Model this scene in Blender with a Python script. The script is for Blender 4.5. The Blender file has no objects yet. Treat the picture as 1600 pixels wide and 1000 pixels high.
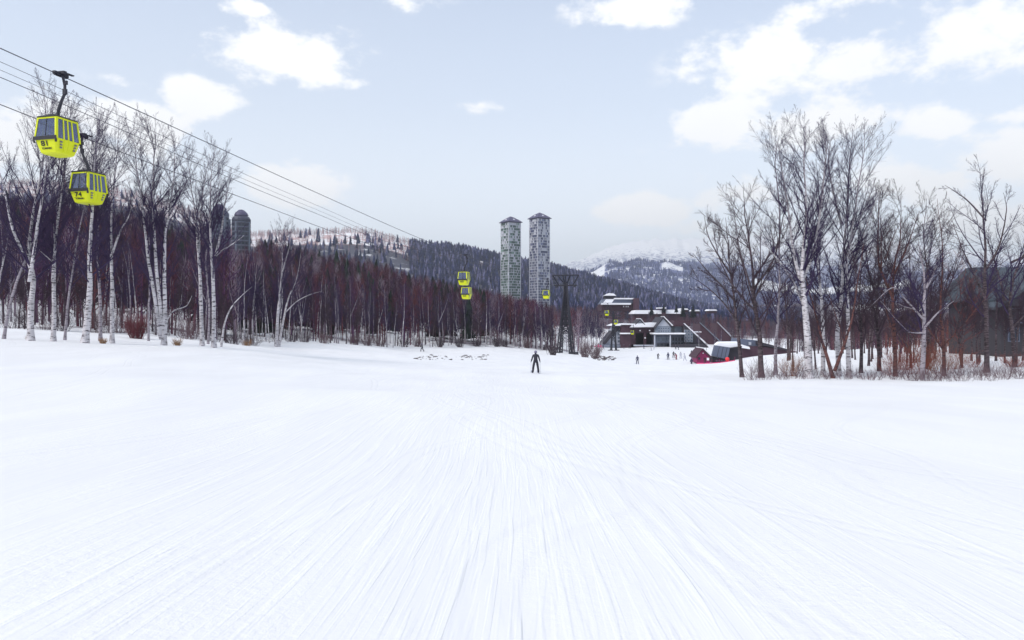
import bpy, math, random
import numpy as np
from mathutils import Vector, Matrix

SC = bpy.context.scene
COL = SC.collection
F = 1155.0          # focal length in photo pixels (1600 wide)
EYE = 1.6
rad = math.radians
rng = np.random.default_rng(7)
random.seed(7)

# ------------------------------------------------------------------ helpers
def P(u, v, y):
    return Vector(((u-800)/F*y, y, EYE+(500-v)/F*y))

def tag(o, label=None, cat=None, group=None, kind=None):
    if label: o['label'] = label
    if cat: o['category'] = cat
    if group: o['group'] = group
    if kind: o['kind'] = kind
    return o

def empty(name, loc, rz=0, scale=None):
    o = bpy.data.objects.new(name, None)
    COL.objects.link(o)
    o.location = loc
    o.rotation_euler = (0, 0, rz)
    if scale: o.scale = scale
    o.empty_display_size = 0.3
    return o

def link(name, me, parent=None, mats=None, smooth=False):
    if mats:
        me.materials.clear()
        for m in (mats if isinstance(mats, (list, tuple)) else [mats]):
            me.materials.append(m)
    if smooth:
        me.polygons.foreach_set('use_smooth', [True]*len(me.polygons))
    o = bpy.data.objects.new(name, me)
    COL.objects.link(o)
    if parent is not None: o.parent = parent
    return o

def np_mesh(name, V, Fq, col=None, smooth=False):
    """V (n,3), Fq (m,k) numpy faces, col (n,3) optional vertex tint"""
    me = bpy.data.meshes.new(name)
    V = np.asarray(V, dtype=np.float32); Fq = np.asarray(Fq, dtype=np.int32)
    m, k = Fq.shape
    me.vertices.add(len(V)); me.vertices.foreach_set('co', V.ravel())
    me.loops.add(m*k); me.loops.foreach_set('vertex_index', Fq.ravel())
    me.polygons.add(m)
    me.polygons.foreach_set('loop_start', np.arange(0, m*k, k, dtype=np.int32))
    me.polygons.foreach_set('loop_total', np.full(m, k, dtype=np.int32))
    if col is not None:
        a = me.color_attributes.new('tint', 'FLOAT_COLOR', 'POINT')
        c = np.ones((len(V), 4), dtype=np.float32); c[:, :3] = col
        a.data.foreach_set('color', c.ravel())
    if smooth:
        me.polygons.foreach_set('use_smooth', np.ones(m, dtype=bool))
    me.update(calc_edges=True)
    return me

class MB:
    def __init__(s): s.v = []; s.f = []; s.mi = []
    def quad(s, pts, mi=0):
        i = len(s.v); s.v += [tuple(p) for p in pts]; s.f.append(tuple(range(i, i+len(pts)))); s.mi.append(mi)
    def hexa(s, a, b, mi=0):
        """a: 4 points, b: 4 matching points"""
        i = len(s.v); s.v += [tuple(p) for p in a]+[tuple(p) for p in b]
        for f in ((3, 2, 1, 0), (4, 5, 6, 7), (0, 1, 5, 4), (1, 2, 6, 5), (2, 3, 7, 6), (3, 0, 4, 7)):
            s.f.append(tuple(i+k for k in f)); s.mi.append(mi)
        return s
    def box(s, x0, x1, y0, y1, z0, z1, mi=0):
        return s.hexa([(x0, y0, z0), (x1, y0, z0), (x1, y1, z0), (x0, y1, z0)], [(x0, y0, z1), (x1, y0, z1), (x1, y1, z1), (x0, y1, z1)], mi)
    def prism(s, poly, d, mi=0):
        """poly: list of points; d: extrusion vector"""
        n = len(poly); i = len(s.v); d = Vector(d)
        s.v += [tuple(p) for p in poly]+[tuple(Vector(p)+d) for p in poly]
        s.f.append(tuple(i+k for k in range(n))); s.f.append(tuple(i+n+k for k in reversed(range(n))))
        s.mi += [mi, mi]
        for k in range(n):
            s.f.append((i+k, i+n+k, i+n+(k+1) % n, i+(k+1) % n)); s.mi.append(mi)
        return s
    def tube(s, pts, r, n=6, mi=0):
        pts = [Vector(p) for p in pts]; K = len(pts)
        rr = r if isinstance(r, (list, tuple)) else [r]*K
        i = len(s.v)
        for k, p in enumerate(pts):
            t = (pts[min(k+1, K-1)]-pts[max(k-1, 0)]).normalized()
            a = Vector((0, 0, 1)) if abs(t.z) < .8 else Vector((1, 0, 0))
            n1 = t.cross(a).normalized(); n2 = t.cross(n1)
            for j in range(n):
                q = 2*math.pi*j/n
                s.v.append(tuple(p+(n1*math.cos(q)+n2*math.sin(q))*rr[k]))
        for k in range(K-1):
            for j in range(n):
                s.f.append((i+k*n+j, i+k*n+(j+1) % n, i+(k+1)*n+(j+1) % n, i+(k+1)*n+j)); s.mi.append(mi)
        s.f.append(tuple(i+j for j in reversed(range(n)))); s.mi.append(mi)
        s.f.append(tuple(i+(K-1)*n+j for j in range(n))); s.mi.append(mi)
        return s
    def ring_loft(s, rings, mi=0, caps=True):
        n = len(rings[0]); i = len(s.v)
        for r in rings: s.v += [tuple(p) for p in r]
        for k in range(len(rings)-1):
            for j in range(n):
                s.f.append((i+k*n+j, i+k*n+(j+1) % n, i+(k+1)*n+(j+1) % n, i+(k+1)*n+j)); s.mi.append(mi)
        if caps:
            s.f.append(tuple(i+j for j in reversed(range(n)))); s.mi.append(mi)
            s.f.append(tuple(i+(len(rings)-1)*n+j for j in range(n))); s.mi.append(mi)
        return s
    def mesh(s, name):
        me = bpy.data.meshes.new(name); me.from_pydata(s.v, [], s.f)
        me.polygons.foreach_set('material_index', s.mi); me.update()
        return me
    def build(s, name, mats, parent=None, smooth=False):
        return link(name, s.mesh(name), parent, mats, smooth)

# ------------------------------------------------------------------ materials
def nodes_of(m):
    m.use_nodes = True
    nt = m.node_tree
    return nt, nt.nodes, nt.links, nt.nodes['Principled BSDF']

def mat(name, col, rough=.7, var=.12, scale=8.0, metal=0, spec=.5, bump=0):
    m = bpy.data.materials.new(name)
    nt, N, L, b = nodes_of(m)
    tc = N.new('ShaderNodeTexCoord')
    no = N.new('ShaderNodeTexNoise'); no.inputs['Scale'].default_value = scale; no.inputs['Detail'].default_value = 5
    L.new(tc.outputs['Object'], no.inputs['Vector'])
    mx = N.new('ShaderNodeMix'); mx.data_type = 'RGBA'
    mx.inputs[6].default_value = tuple(c*(1-var) for c in col)+(1,)
    mx.inputs[7].default_value = tuple(min(1, c*(1+var)) for c in col)+(1,)
    L.new(no.outputs['Fac'], mx.inputs[0]); L.new(mx.outputs[2], b.inputs['Base Color'])
    b.inputs['Roughness'].default_value = rough; b.inputs['Metallic'].default_value = metal
    b.inputs['Specular IOR Level'].default_value = spec
    if bump:
        bp = N.new('ShaderNodeBump'); bp.inputs['Strength'].default_value = bump; bp.inputs['Distance'].default_value = .02
        L.new(no.outputs['Fac'], bp.inputs['Height']); L.new(bp.outputs[0], b.inputs['Normal'])
    return m

def tint_mat(name, rough=.9, nscale=.6):
    m = bpy.data.materials.new(name)
    nt, N, L, b = nodes_of(m)
    at = N.new('ShaderNodeAttribute'); at.attribute_name = 'tint'
    no = N.new('ShaderNodeTexNoise'); no.inputs['Scale'].default_value = nscale; no.inputs['Detail'].default_value = 4
    tc = N.new('ShaderNodeTexCoord'); L.new(tc.outputs['Object'], no.inputs['Vector'])
    mr = N.new('ShaderNodeMapRange'); mr.inputs[3].default_value = .65; mr.inputs[4].default_value = 1.35
    L.new(no.outputs['Fac'], mr.inputs[0])
    vm = N.new('ShaderNodeVectorMath'); vm.operation = 'SCALE'
    L.new(at.outputs['Color'], vm.inputs[0]); L.new(mr.outputs[0], vm.inputs['Scale'])
    L.new(vm.outputs[0], b.inputs['Base Color'])
    b.inputs['Roughness'].default_value = rough; b.inputs['Specular IOR Level'].default_value = .15
    return m

def bark_mat(name, base, dark, marks=.5, rough=.85, young=.6):
    """pale bark with dark horizontal lenticels and darker scars"""
    m = bpy.data.materials.new(name)
    nt, N, L, b = nodes_of(m)
    tc = N.new('ShaderNodeTexCoord')
    mp = N.new('ShaderNodeMapping'); mp.inputs['Scale'].default_value = (2.2, 2.2, 9)
    L.new(tc.outputs['Object'], mp.inputs['Vector'])
    no = N.new('ShaderNodeTexNoise'); no.inputs['Scale'].default_value = 1.3; no.inputs['Detail'].default_value = 5; no.inputs['Roughness'].default_value = .65
    L.new(mp.outputs[0], no.inputs['Vector'])
    cr = N.new('ShaderNodeValToRGB')
    cr.color_ramp.elements[0].position = marks; cr.color_ramp.elements[0].color = base+(1,)
    cr.color_ramp.elements[1].position = marks+.09; cr.color_ramp.elements[1].color = dark+(1,)
    L.new(no.outputs['Fac'], cr.inputs[0])
    n2 = N.new('ShaderNodeTexNoise'); n2.inputs['Scale'].default_value = .7; n2.inputs['Detail'].default_value = 3
    L.new(tc.outputs['Object'], n2.inputs['Vector'])
    mr = N.new('ShaderNodeMapRange'); mr.inputs[1].default_value = .3; mr.inputs[2].default_value = .7; mr.inputs[3].default_value = .62; mr.inputs[4].default_value = 1.15
    L.new(n2.outputs['Fac'], mr.inputs[0])
    vm = N.new('ShaderNodeVectorMath'); vm.operation = 'SCALE'
    L.new(cr.outputs[0], vm.inputs[0]); L.new(mr.outputs[0], vm.inputs['Scale'])
    sp = N.new('ShaderNodeSeparateXYZ'); L.new(tc.outputs['Object'], sp.inputs[0])
    ad = N.new('ShaderNodeMath'); ad.operation = 'MULTIPLY_ADD'; L.new(n2.outputs['Fac'], ad.inputs[0]); ad.inputs[1].default_value = 5; L.new(sp.outputs[2], ad.inputs[2])
    yg = N.new('ShaderNodeMapRange'); yg.inputs[1].default_value = 10; yg.inputs[2].default_value = 17; yg.inputs[4].default_value = young; L.new(ad.outputs[0], yg.inputs[0])
    ym = N.new('ShaderNodeMix'); ym.data_type = 'RGBA'; ym.inputs[7].default_value = (.12, .085, .125, 1)
    L.new(yg.outputs[0], ym.inputs[0]); L.new(vm.outputs[0], ym.inputs[6])
    L.new(ym.outputs[2], b.inputs['Base Color']); b.inputs['Roughness'].default_value = rough
    b.inputs['Specular IOR Level'].default_value = .2
    return m

M = {}
M['birch'] = bark_mat('birch_bark', (.62, .60, .63), (.07, .055, .07), .515)
M['birch_dull'] = bark_mat('birch_bark_dull', (.36, .33, .37), (.09, .07, .09), .52)
M['dark_bark'] = bark_mat('dark_bark', (.13, .10, .115), (.05, .04, .045), .45)
M['red_bark'] = bark_mat('reddish_bark', (.15, .07, .065), (.05, .03, .035), .5)
M['twig'] = mat('twig', (.052, .038, .082), .9, .25, 1.5, spec=.1)
M['twig_dark'] = mat('twig_dark', (.065, .045, .06), .9, .25, 1.5, spec=.1)
M['twig_red'] = mat('twig_red', (.17, .06, .06), .9, .3, 1.5, spec=.1)
M['yellow'] = mat('cabin_yellow_paint', (.66, .72, .0), .45, .05, 3)
M['black'] = mat('black_rubber', (.018, .018, .024), .5, .2, 6)
M['steel_dark'] = mat('dark_steel', (.018, .018, .03), .6, .25, 5)
M['steel'] = mat('grey_steel', (.2, .2, .24), .4, .2, 5, metal=.6)
M['cable'] = mat('cable_steel', (.05, .05, .075), .5, .1, 2, metal=.5)
M['maroon'] = mat('maroon_wall', (.060, .028, .045), .8, .25, .8)
M['maroon_roof'] = mat('maroon_roof', (.05, .018, .032), .7, .25, .8)
M['grey_wall'] = mat('grey_siding', (.20, .24, .30), .8, .12, 1.0)
M['pale_wall'] = mat('pale_panel', (.42, .45, .52), .7, .1, 1.0)
M['slate_dark'] = mat('dark_slate', (.045, .05, .085), .6, .2, .5)
M['slate'] = mat('slate_metal', (.10, .12, .18), .5, .15, 1.5)
M['dark_wall'] = mat('dark_timber', (.035, .032, .045), .8, .3, .8)
M['magenta'] = mat('magenta_paint', (.24, .012, .09), .6, .2, 2)
M['pink'] = mat('pink_netting', (.75, .04, .22), .6, .15, 2)
M['red'] = mat('red_fabric', (.75, .02, .03), .5, .08, 2)
M['roofteal'] = mat('teal_roof', (.05, .066, .085), .6, .2, .6)
M['concrete'] = mat('tower_concrete', (.50, .53, .55), .8, .1, .3)
M['soil'] = mat('dark_soil', (.07, .055, .06), .95, .3, 2)
M['grass'] = mat('dry_grass', (.35, .20, .10), .9, .3, 2)
M['tint'] = tint_mat('woodland_tint')
M['glass_dark'] = mat('window_glass', (.02, .028, .045), .08, .15, .8)
M['glass_pale'] = mat('bright_window_glass', (.12, .15, .20), .12, .3, .5)

def clear_glass():
    m = bpy.data.materials.new('cabin_glass')
    nt, N, L, b = nodes_of(m)
    b.inputs['Base Color'].default_value = (.20, .23, .34, 1); b.inputs['Metallic'].default_value = .85; b.inputs['Roughness'].default_value = .08
    tr = N.new('ShaderNodeBsdfTransparent'); tr.inputs[0].default_value = (.90, .92, .98, 1)
    no = N.new('ShaderNodeTexNoise'); no.inputs['Scale'].default_value = 1.5
    mr = N.new('ShaderNodeMapRange'); mr.inputs[3].default_value = .40; mr.inputs[4].default_value = .62
    L.new(no.outputs['Fac'], mr.inputs[0])
    mx = N.new('ShaderNodeMixShader')
    L.new(mr.outputs[0], mx.inputs[0]); L.new(b.outputs[0], mx.inputs[1]); L.new(tr.outputs[0], mx.inputs[2])
    L.new(mx.outputs[0], N['Material Output'].inputs['Surface'])
    return m
M['glass'] = clear_glass()

# ------------------------------------------------------------------ terrain table
UC = [0, 100, 200, 300, 360, 400, 470, 560, 650, 700, 780, 860, 900, 960, 1000, 1050, 1110, 1180, 1260, 1350, 1450, 1530, 1600]
def z_from_v(y, knots):
    us = [k[0] for k in knots]; vs = [k[1] for k in knots]
    return [EYE+(500-np.interp(u, us, vs))/F*y for u in UC]
def z_dir(knots):
    us = [k[0] for k in knots]; zs = [k[1] for k in knots]
    return [np.interp(u, us, zs) for u in UC]
ROWS = [  # depth, z over UC, z at theta = -60,-90,-180 | +60,+90
 (0,   [0]*len(UC), (0, 0, 0, 0, 0)),
 (5,   z_dir([(0, -.02), (400, -.1), (800, -.16), (1600, -.16)]), (.05, .1, .25, -.1, 0)),
 (15,  z_dir([(0, 0), (200, -.1), (400, -.3), (600, -.45), (800, -.55), (1600, -.6)]), (.3, .5, .9, -.3, 0)),
 (30,  z_dir([(0, .2), (200, 0), (400, -.5), (600, -1.0), (800, -1.22), (1150, -1.3), (1600, -1.2)]), (1, 1.4, 2, -.6, .2)),
 (50,  z_dir([(0, .42), (200, .02), (300, -.15), (400, -.6), (500, -1.2), (600, -1.6), (800, -2.05), (1000, -2.3), (1150, -2.3), (1300, -2.25), (1450, -2.1), (1600, -1.9)]), (2, 3, 3.6, -1, .5)),
 (95,  z_dir([(0, 2.2), (200, .9), (345, -1.0), (430, -1.95), (600, -3.0), (700, -3.5), (800, -3.95), (900, -4.4), (1000, -4.85), (1110, -4.85), (1180, -4.2), (1260, -3.3), (1350, -2.9), (1600, -2.6)]), (6, 8, 8, -1.5, 1)),
 (150, z_dir([(0, 7), (200, 5), (300, 2.8), (430, -1.2), (560, -3.2), (640, -4.5), (700, -5.0), (800, -5.5), (860, -5.9), (900, -6.3), (960, -7.2), (1000, -7.5), (1110, -7.1), (1150, -6.8), (1180, -5.9), (1260, -4.8), (1350, -4.3), (1600, -3.9)]), (14, 16, 14, -3, 1)),
 (200, z_dir([(0, 16), (200, 12), (400, 4), (560, -.5), (700, -3.6), (800, -5.4), (860, -6.8), (900, -7.6), (960, -8.6), (1110, -8.9), (1180, -8), (1300, -6.5), (1600, -5)]), (24, 26, 22, -4, 2)),
 (260, z_dir([(0, 29), (200, 23), (400, 13.5), (560, 8), (650, 3), (700, .8), (800, -3), (860, -6.5), (900, -8.6), (960, -9.8), (1110, -9.9), (1200, -9), (1600, -6)]), (36, 38, 34, -5, 3)),
 (330, z_dir([(0, 43), (200, 36), (300, 28), (400, 24), (560, 16), (650, 8), (700, 5.5), (800, -2), (860, -5), (900, -9), (940, -10.6), (1110, -10.7), (1200, -10), (1600, -7)]), (46, 50, 48, -6, 4)),
 (430, z_dir([(0, 46), (200, 34), (400, 19), (560, 11), (700, 5), (800, 0), (900, -3), (940, -4), (1000, -4), (1110, -7), (1200, -10), (1600, -9)]), (58, 62, 70, -7, 5)),
 (600, z_dir([(0, 60), (200, 42), (400, 22), (560, 12), (700, 7), (800, 4), (900, 3), (1000, 1), (1110, -4), (1200, -8), (1600, -9)]), (80, 85, 100, -6, 8)),
 (900, z_dir([(0, 110), (200, 80), (400, 48), (560, 38), (700, 24), (800, 14), (900, 10), (1000, 5), (1110, 0), (1200, -4), (1600, -6)]), (130, 140, 150, 0, 15)),
 (1500, z_from_v(1500, [(0, 289), (100, 290), (200, 304), (300, 332), (360, 358), (400, 369), (470, 366), (560, 364), (600, 373), (650, 385), (700, 390), (780, 405), (860, 421), (900, 431), (960, 446), (1050, 470), (1110, 484), (1180, 488), (1600, 486)]), (300, 300, 260, 20, 60)),
 (2300, z_from_v(2300, [(0, 330), (300, 370), (400, 400), (560, 405), (700, 430), (780, 440), (900, 458), (1050, 476), (1110, 478), (1260, 474), (1600, 478)]), (330, 330, 280, 60, 120)),
 (3500, z_from_v(3500, [(0, 400), (780, 436), (860, 436), (900, 430), (935, 414), (1000, 409), (1060, 411), (1150, 425), (1260, 446), (1350, 442), (1450, 432), (1600, 420)]), (350, 350, 300, 250, 300)),
 (4300, z_from_v(4300, [(0, 420), (860, 432), (935, 424), (1000, 414), (1060, 413), (1260, 424), (1600, 425)]), (350, 350, 300, 270, 300)),
 (6200, z_from_v(6200, [(0, 440), (700, 436), (780, 428), (860, 421), (895, 413), (930, 396), (975, 379), (1020, 375), (1100, 373), (1200, 368), (1300, 371), (1400, 380), (1500, 392), (1600, 400)]), (350, 350, 300, 450, 350)),
 (9500, z_from_v(9500, [(0, 470), (1600, 455)]), (200, 200, 200, 200, 200)),
]
TH = [math.degrees(math.atan((u-800)/F)) for u in UC]
TH_ALL = [-180, -90, -60]+TH+[60, 90, 180]
D_ROWS = np.array([r[0] for r in ROWS], float)
TAB = np.array([[r[2][2], r[2][1], r[2][0]]+list(r[1])+[r[2][3], r[2][4], r[2][2]] for r in ROWS])  # rows x cols

def pchip(x, Y, xi):
    """x (n), Y (n, m) -> (len(xi), m), monotone cubic"""
    h = np.diff(x)[:, None]; d = np.diff(Y, axis=0)/h
    m = np.zeros_like(Y)
    a, b = d[:-1], d[1:]
    same = (a*b) > 0
    w1 = 2*h[1:]+h[:-1]; w2 = h[1:]+2*h[:-1]
    with np.errstate(divide='ignore', invalid='ignore'):
        hm = (w1+w2)/(w1/a+w2/b)
    m[1:-1] = np.where(same, hm, 0); m[0] = d[0]; m[-1] = d[-1]
    i = np.clip(np.searchsorted(x, xi, side='right')-1, 0, len(x)-2)
    t = ((xi-x[i])/(x[i+1]-x[i]))[:, None]; hh = h[i]
    return ((2*t**3-3*t**2+1)*Y[i]+(t**3-2*t**2+t)*hh*m[i]+(-2*t**3+3*t**2)*Y[i+1]+(t**3-t**2)*hh*m[i+1])

TH_F = np.linspace(-180, 180, 2881)
ND = 700
def d2s(d): return np.log(np.asarray(d)+8.0)
S0, S1 = float(d2s(0)), float(d2s(9500))
D_F = np.exp(np.linspace(S0, S1, ND))-8.0
_r = pchip(D_ROWS, TAB, np.clip(D_F, 0, 9500))           # ND x cols
RAST = pchip(np.array(TH_ALL), _r.T.copy(), TH_F)         # theta x ND
_r0 = RAST.copy()                                        # light smoothing over theta
for k in range(3):
    RAST[1:-1] = .25*RAST[:-2]+.5*RAST[1:-1]+.25*RAST[2:]

def sines(seed, n, wmin, wmax):
    g = np.random.default_rng(seed)
    w = wmin*(wmax/wmin)**g.random(n); a = g.random(n)*2*np.pi
    return np.cos(a)*2*np.pi/w, np.sin(a)*2*np.pi/w, g.random(n)*6.28, w
SN = [(sines(1, 10, 6, 30), .0016), (sines(2, 12, 30, 120), .004), (sines(3, 14, 120, 700), .022)]
def fbm(x, y, s, ridged=False):
    kx, ky, ph, w = s
    r = 0
    for a, b, p, ww in zip(kx, ky, ph, w):
        q = np.sin(a*x+b*y+p)
        if ridged: q = 1-2*np.abs(q)
        r = r+q*ww
    return r
def G(x, y):
    x = np.asarray(x, float); y = np.asarray(y, float)
    r = np.hypot(x, y); th = np.degrees(np.arctan2(x, y))
    d = np.minimum(r*np.cos(np.radians(np.clip(np.abs(th), 0, 45))), 9499)
    fs = (d2s(d)-S0)/(S1-S0)*(ND-1); ft = (th+180)/360*2880
    i = np.clip(fs.astype(int), 0, ND-2); j = np.clip(ft.astype(int), 0, 2879)
    a = fs-i; b = ft-j
    z = (RAST[j, i]*(1-a)+RAST[j, i+1]*a)*(1-b)+(RAST[j+1, i]*(1-a)+RAST[j+1, i+1]*a)*b
    z = z+fbm(x, y, SN[0][0])*.0020*np.clip(r/20, 0, 1)
    z = z+fbm(x, y, SN[1][0])*.0022*np.clip((r-60)/250, 0, 1)
    z = z+fbm(x, y, SN[2][0], True)*.011*np.clip((r-1100)/2500, 0, 1)
    return z
def gz(x, y): return float(G(np.array([x]), np.array([y]))[0])
def at(u, y, dz=0):
    x = (u-800)/F*y
    return (x, y, gz(x, y)+dz)
def hit(u, v, y0=8, y1=900):
    """first ground point along the line of sight through a photo pixel"""
    ys = np.exp(np.linspace(math.log(y0), math.log(y1), 3000))
    xs = (u-800)/F*ys; zs = EYE+(500-v)/F*ys
    g = G(xs, ys); k = np.nonzero(zs <= g)[0]
    y = float(ys[k[0]]) if len(k) else y1
    return at(u, y)
# ------------------------------------------------------------------ ground sheet
def snow_mat():
    m = bpy.data.materials.new('snow_ground')
    nt, N, L, b = nodes_of(m)
    tc = N.new('ShaderNodeTexCoord')
    wn = N.new('ShaderNodeTexNoise'); wn.inputs['Scale'].default_value = .03; wn.inputs['Detail'].default_value = 2
    L.new(tc.outputs['Object'], wn.inputs['Vector'])
    w1 = N.new('ShaderNodeVectorMath'); w1.operation = 'SUBTRACT'; L.new(wn.outputs['Color'], w1.inputs[0]); w1.inputs[1].default_value = (.5, .5, .5)
    w2 = N.new('ShaderNodeVectorMath'); w2.operation = 'MULTIPLY_ADD'; L.new(w1.outputs[0], w2.inputs[0]); w2.inputs[1].default_value = (3.2, 0, 0); L.new(tc.outputs['Object'], w2.inputs[2])
    warped = w2.outputs[0]
    def mapping(rot, sc, warp=False):
        mp = N.new('ShaderNodeMapping'); mp.vector_type = 'TEXTURE' if False else 'POINT'
        mp.inputs['Rotation'].default_value = (0, 0, rad(rot)); mp.inputs['Scale'].default_value = sc
        L.new(warped if warp else tc.outputs['Object'], mp.inputs['Vector']); return mp
    def noise(mp, scale, detail=4, rough=.55, dist=0):
        n = N.new('ShaderNodeTexNoise'); n.inputs['Scale'].default_value = scale; n.inputs['Detail'].default_value = detail
        n.inputs['Roughness'].default_value = rough; n.inputs['Distortion'].default_value = dist
        L.new(mp.outputs[0], n.inputs['Vector']); return n
    def math_(op, a, c, clamp=False):
        q = N.new('ShaderNodeMath'); q.operation = op; q.use_clamp = clamp
        for i, s in enumerate((a, c)):
            if isinstance(s, (int, float)): q.inputs[i].default_value = s
            else: L.new(s, q.inputs[i])
        return q.outputs[0]
    def ridge(n, lo, hi):
        mr = N.new('ShaderNodeMapRange'); mr.interpolation_type = 'SMOOTHSTEP'
        mr.inputs[1].default_value = lo; mr.inputs[2].default_value = hi
        L.new(n.outputs['Fac'], mr.inputs[0]); return mr.outputs[0]
    h = None
    # sets of ski tracks running down the slope at slightly different headings
    for k, (rot, sx, sy, amp, lo, hi) in enumerate([(-6, 8, .40, .07, .38, .66), (11, 7, .36, .12, .48, .6), (-14, 12, .40, .20, .5, .62), (20, 11, .38, .22, .5, .62),
                                                   (30, 8, .25, .30, .54, .62), (-27, 9, .22, .30, .54, .62), (1, 1.5, .2, .22, .3, .7), (-44, 7, .3, .3, .56, .62), (48, 6, .3, .3, .56, .62), (-7, 3.2, .2, .12, .56, .6)]):
        mp = mapping(rot, (sx, sy, 1), True); mp.inputs['Location'].default_value = (k*31.7, k*17.3, 0)
        n = noise(mp, 1.0, 3 if k < 2 else 2, .5, .25)
        mk = mapping(rot, (.22, .05, 1)); mk.inputs['Location'].default_value = (k*11.3, k*7.7, 0)
        mask = ridge(noise(mk, 1.0, 2), .42, .62) if k not in (0, 6) else .6
        r = math_('MULTIPLY', math_('MULTIPLY', ridge(n, lo, hi), amp), mask)
        h = r if h is None else math_('ADD', h, r)
    # single carved ski tracks, each a pair of thin grooves, wandering a little
    tg = np.random.default_rng(12)
    for k in range(15):
        ang = rad(float(tg.uniform(-26, 26))); c0 = float(tg.uniform(-11, 11)); gap = float(tg.uniform(.09, .17))
        wv = N.new('ShaderNodeTexNoise'); wv.inputs['Scale'].default_value = .10; wv.inputs['Detail'].default_value = 1
        wm_ = mapping(0, (1, 1, 1)); wm_.inputs['Location'].default_value = (k*7.1, k*3.3, 0); L.new(wm_.outputs[0], wv.inputs['Vector'])
        dt = N.new('ShaderNodeVectorMath'); dt.operation = 'DOT_PRODUCT'; L.new(tc.outputs['Object'], dt.inputs[0]); dt.inputs[1].default_value = (math.cos(ang), -math.sin(ang), 0)
        dd = math_('ADD', math_('ADD', dt.outputs['Value'], math_('MULTIPLY', math_('SUBTRACT', wv.outputs['Fac'], .5), 6.0)), c0)
        q = math_('ABSOLUTE', math_('SUBTRACT', math_('ABSOLUTE', dd, 0), gap), 0)
        mr_ = N.new('ShaderNodeMapRange'); mr_.interpolation_type = 'SMOOTHSTEP'; mr_.inputs[1].default_value = .085; mr_.inputs[2].default_value = .0; mr_.inputs[3].default_value = 0; mr_.inputs[4].default_value = -.42
        L.new(q, mr_.inputs[0]); h = math_('ADD', h, mr_.outputs[0])
    g = noise(mapping(0, (1, 1, 1)), 14, 5, .7)
    patch = noise(mapping(0, (1, .3, 1)), .5, 3)
    gr = math_('MULTIPLY', math_('MULTIPLY', g.outputs['Fac'], ridge(patch, .38, .62)), 1.5)
    h = math_('ADD', h, gr)
    big = noise(mapping(0, (1, .5, 1)), .25, 3)
    h = math_('ADD', h, math_('MULTIPLY', big.outputs['Fac'], 1.6))
    bp = N.new('ShaderNodeBump'); bp.inputs['Strength'].default_value = .9; bp.inputs['Distance'].default_value = .0105
    L.new(h, bp.inputs['Height']); L.new(bp.outputs[0], b.inputs['Normal'])
    # snow colour slightly darker in low parts of the relief, whiter on high ones
    at_ = N.new('ShaderNodeAttribute'); at_.attribute_name = 'tint'
    mr = N.new('ShaderNodeMapRange'); mr.inputs[1].default_value = .9; mr.inputs[2].default_value = 2.6; mr.inputs[3].default_value = .93; mr.inputs[4].default_value = 1.03
    L.new(h, mr.inputs[0])
    vm = N.new('ShaderNodeVectorMath'); vm.operation = 'SCALE'
    L.new(at_.outputs['Color'], vm.inputs[0]); L.new(mr.outputs[0], vm.inputs['Scale'])
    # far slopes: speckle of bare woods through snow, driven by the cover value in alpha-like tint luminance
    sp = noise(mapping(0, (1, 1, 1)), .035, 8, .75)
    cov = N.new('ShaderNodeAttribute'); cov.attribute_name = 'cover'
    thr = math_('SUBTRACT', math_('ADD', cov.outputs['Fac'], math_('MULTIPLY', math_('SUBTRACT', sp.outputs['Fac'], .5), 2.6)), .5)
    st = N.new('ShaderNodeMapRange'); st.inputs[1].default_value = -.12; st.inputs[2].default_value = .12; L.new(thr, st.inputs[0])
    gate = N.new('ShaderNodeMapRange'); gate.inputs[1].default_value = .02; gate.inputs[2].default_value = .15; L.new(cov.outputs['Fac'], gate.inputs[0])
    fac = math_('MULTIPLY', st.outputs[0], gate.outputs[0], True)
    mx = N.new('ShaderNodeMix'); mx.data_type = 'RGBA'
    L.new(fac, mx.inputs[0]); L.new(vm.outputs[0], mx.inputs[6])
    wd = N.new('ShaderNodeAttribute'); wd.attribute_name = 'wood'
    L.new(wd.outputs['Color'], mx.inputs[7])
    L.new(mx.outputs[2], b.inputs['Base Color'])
    b.inputs['Roughness'].default_value = .6; b.inputs['Specular IOR Level'].default_value = .25
    return m

def cover(x, y):
    """how wooded the ground is (0 open snow .. 1 closed wood)"""
    u = 800+F*x/np.maximum(y, 1)
    c = np.zeros_like(x)
    left = np.interp(u, [-400, 0, 360, 430, 640, 880], [46, 50, 62, 98, 150, 180])
    c = np.where((u < 900) & (y > left+15) & (y > 60), .35, c)
    c = np.where((y > 430), .8, c)
    c = np.where((y > 1250) & (y < 1650) & (u > 380) & (u < 640), .42, c)   # thin scrub on the snowy ridge
    c = np.where((y > 1250) & (y < 1650) & (u < 340), .40, c)
    c = np.where((y > 2400), .62, c)
    hgt = G(x, y)
    c = np.where((y > 4600), np.clip(.50-(hgt-400)/420, .06, .50), c)
    # open snow fields seen on the far slopes
    def field(u0, u1, y0, y1, val):
        nonlocal c
        c = np.where((u > u0) & (u < u1) & (y > y0) & (y < y1), val, c)
    field(900, 945, 3000, 3500, .2)
    field(1035, 1066, 3250, 3520, .22)
    field(1180, 1420, 2950, 3450, .12)
    field(1120, 1262, 1500, 2000, .08)
    field(1300, 1500, 1700, 2050, .15)
    return c

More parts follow.
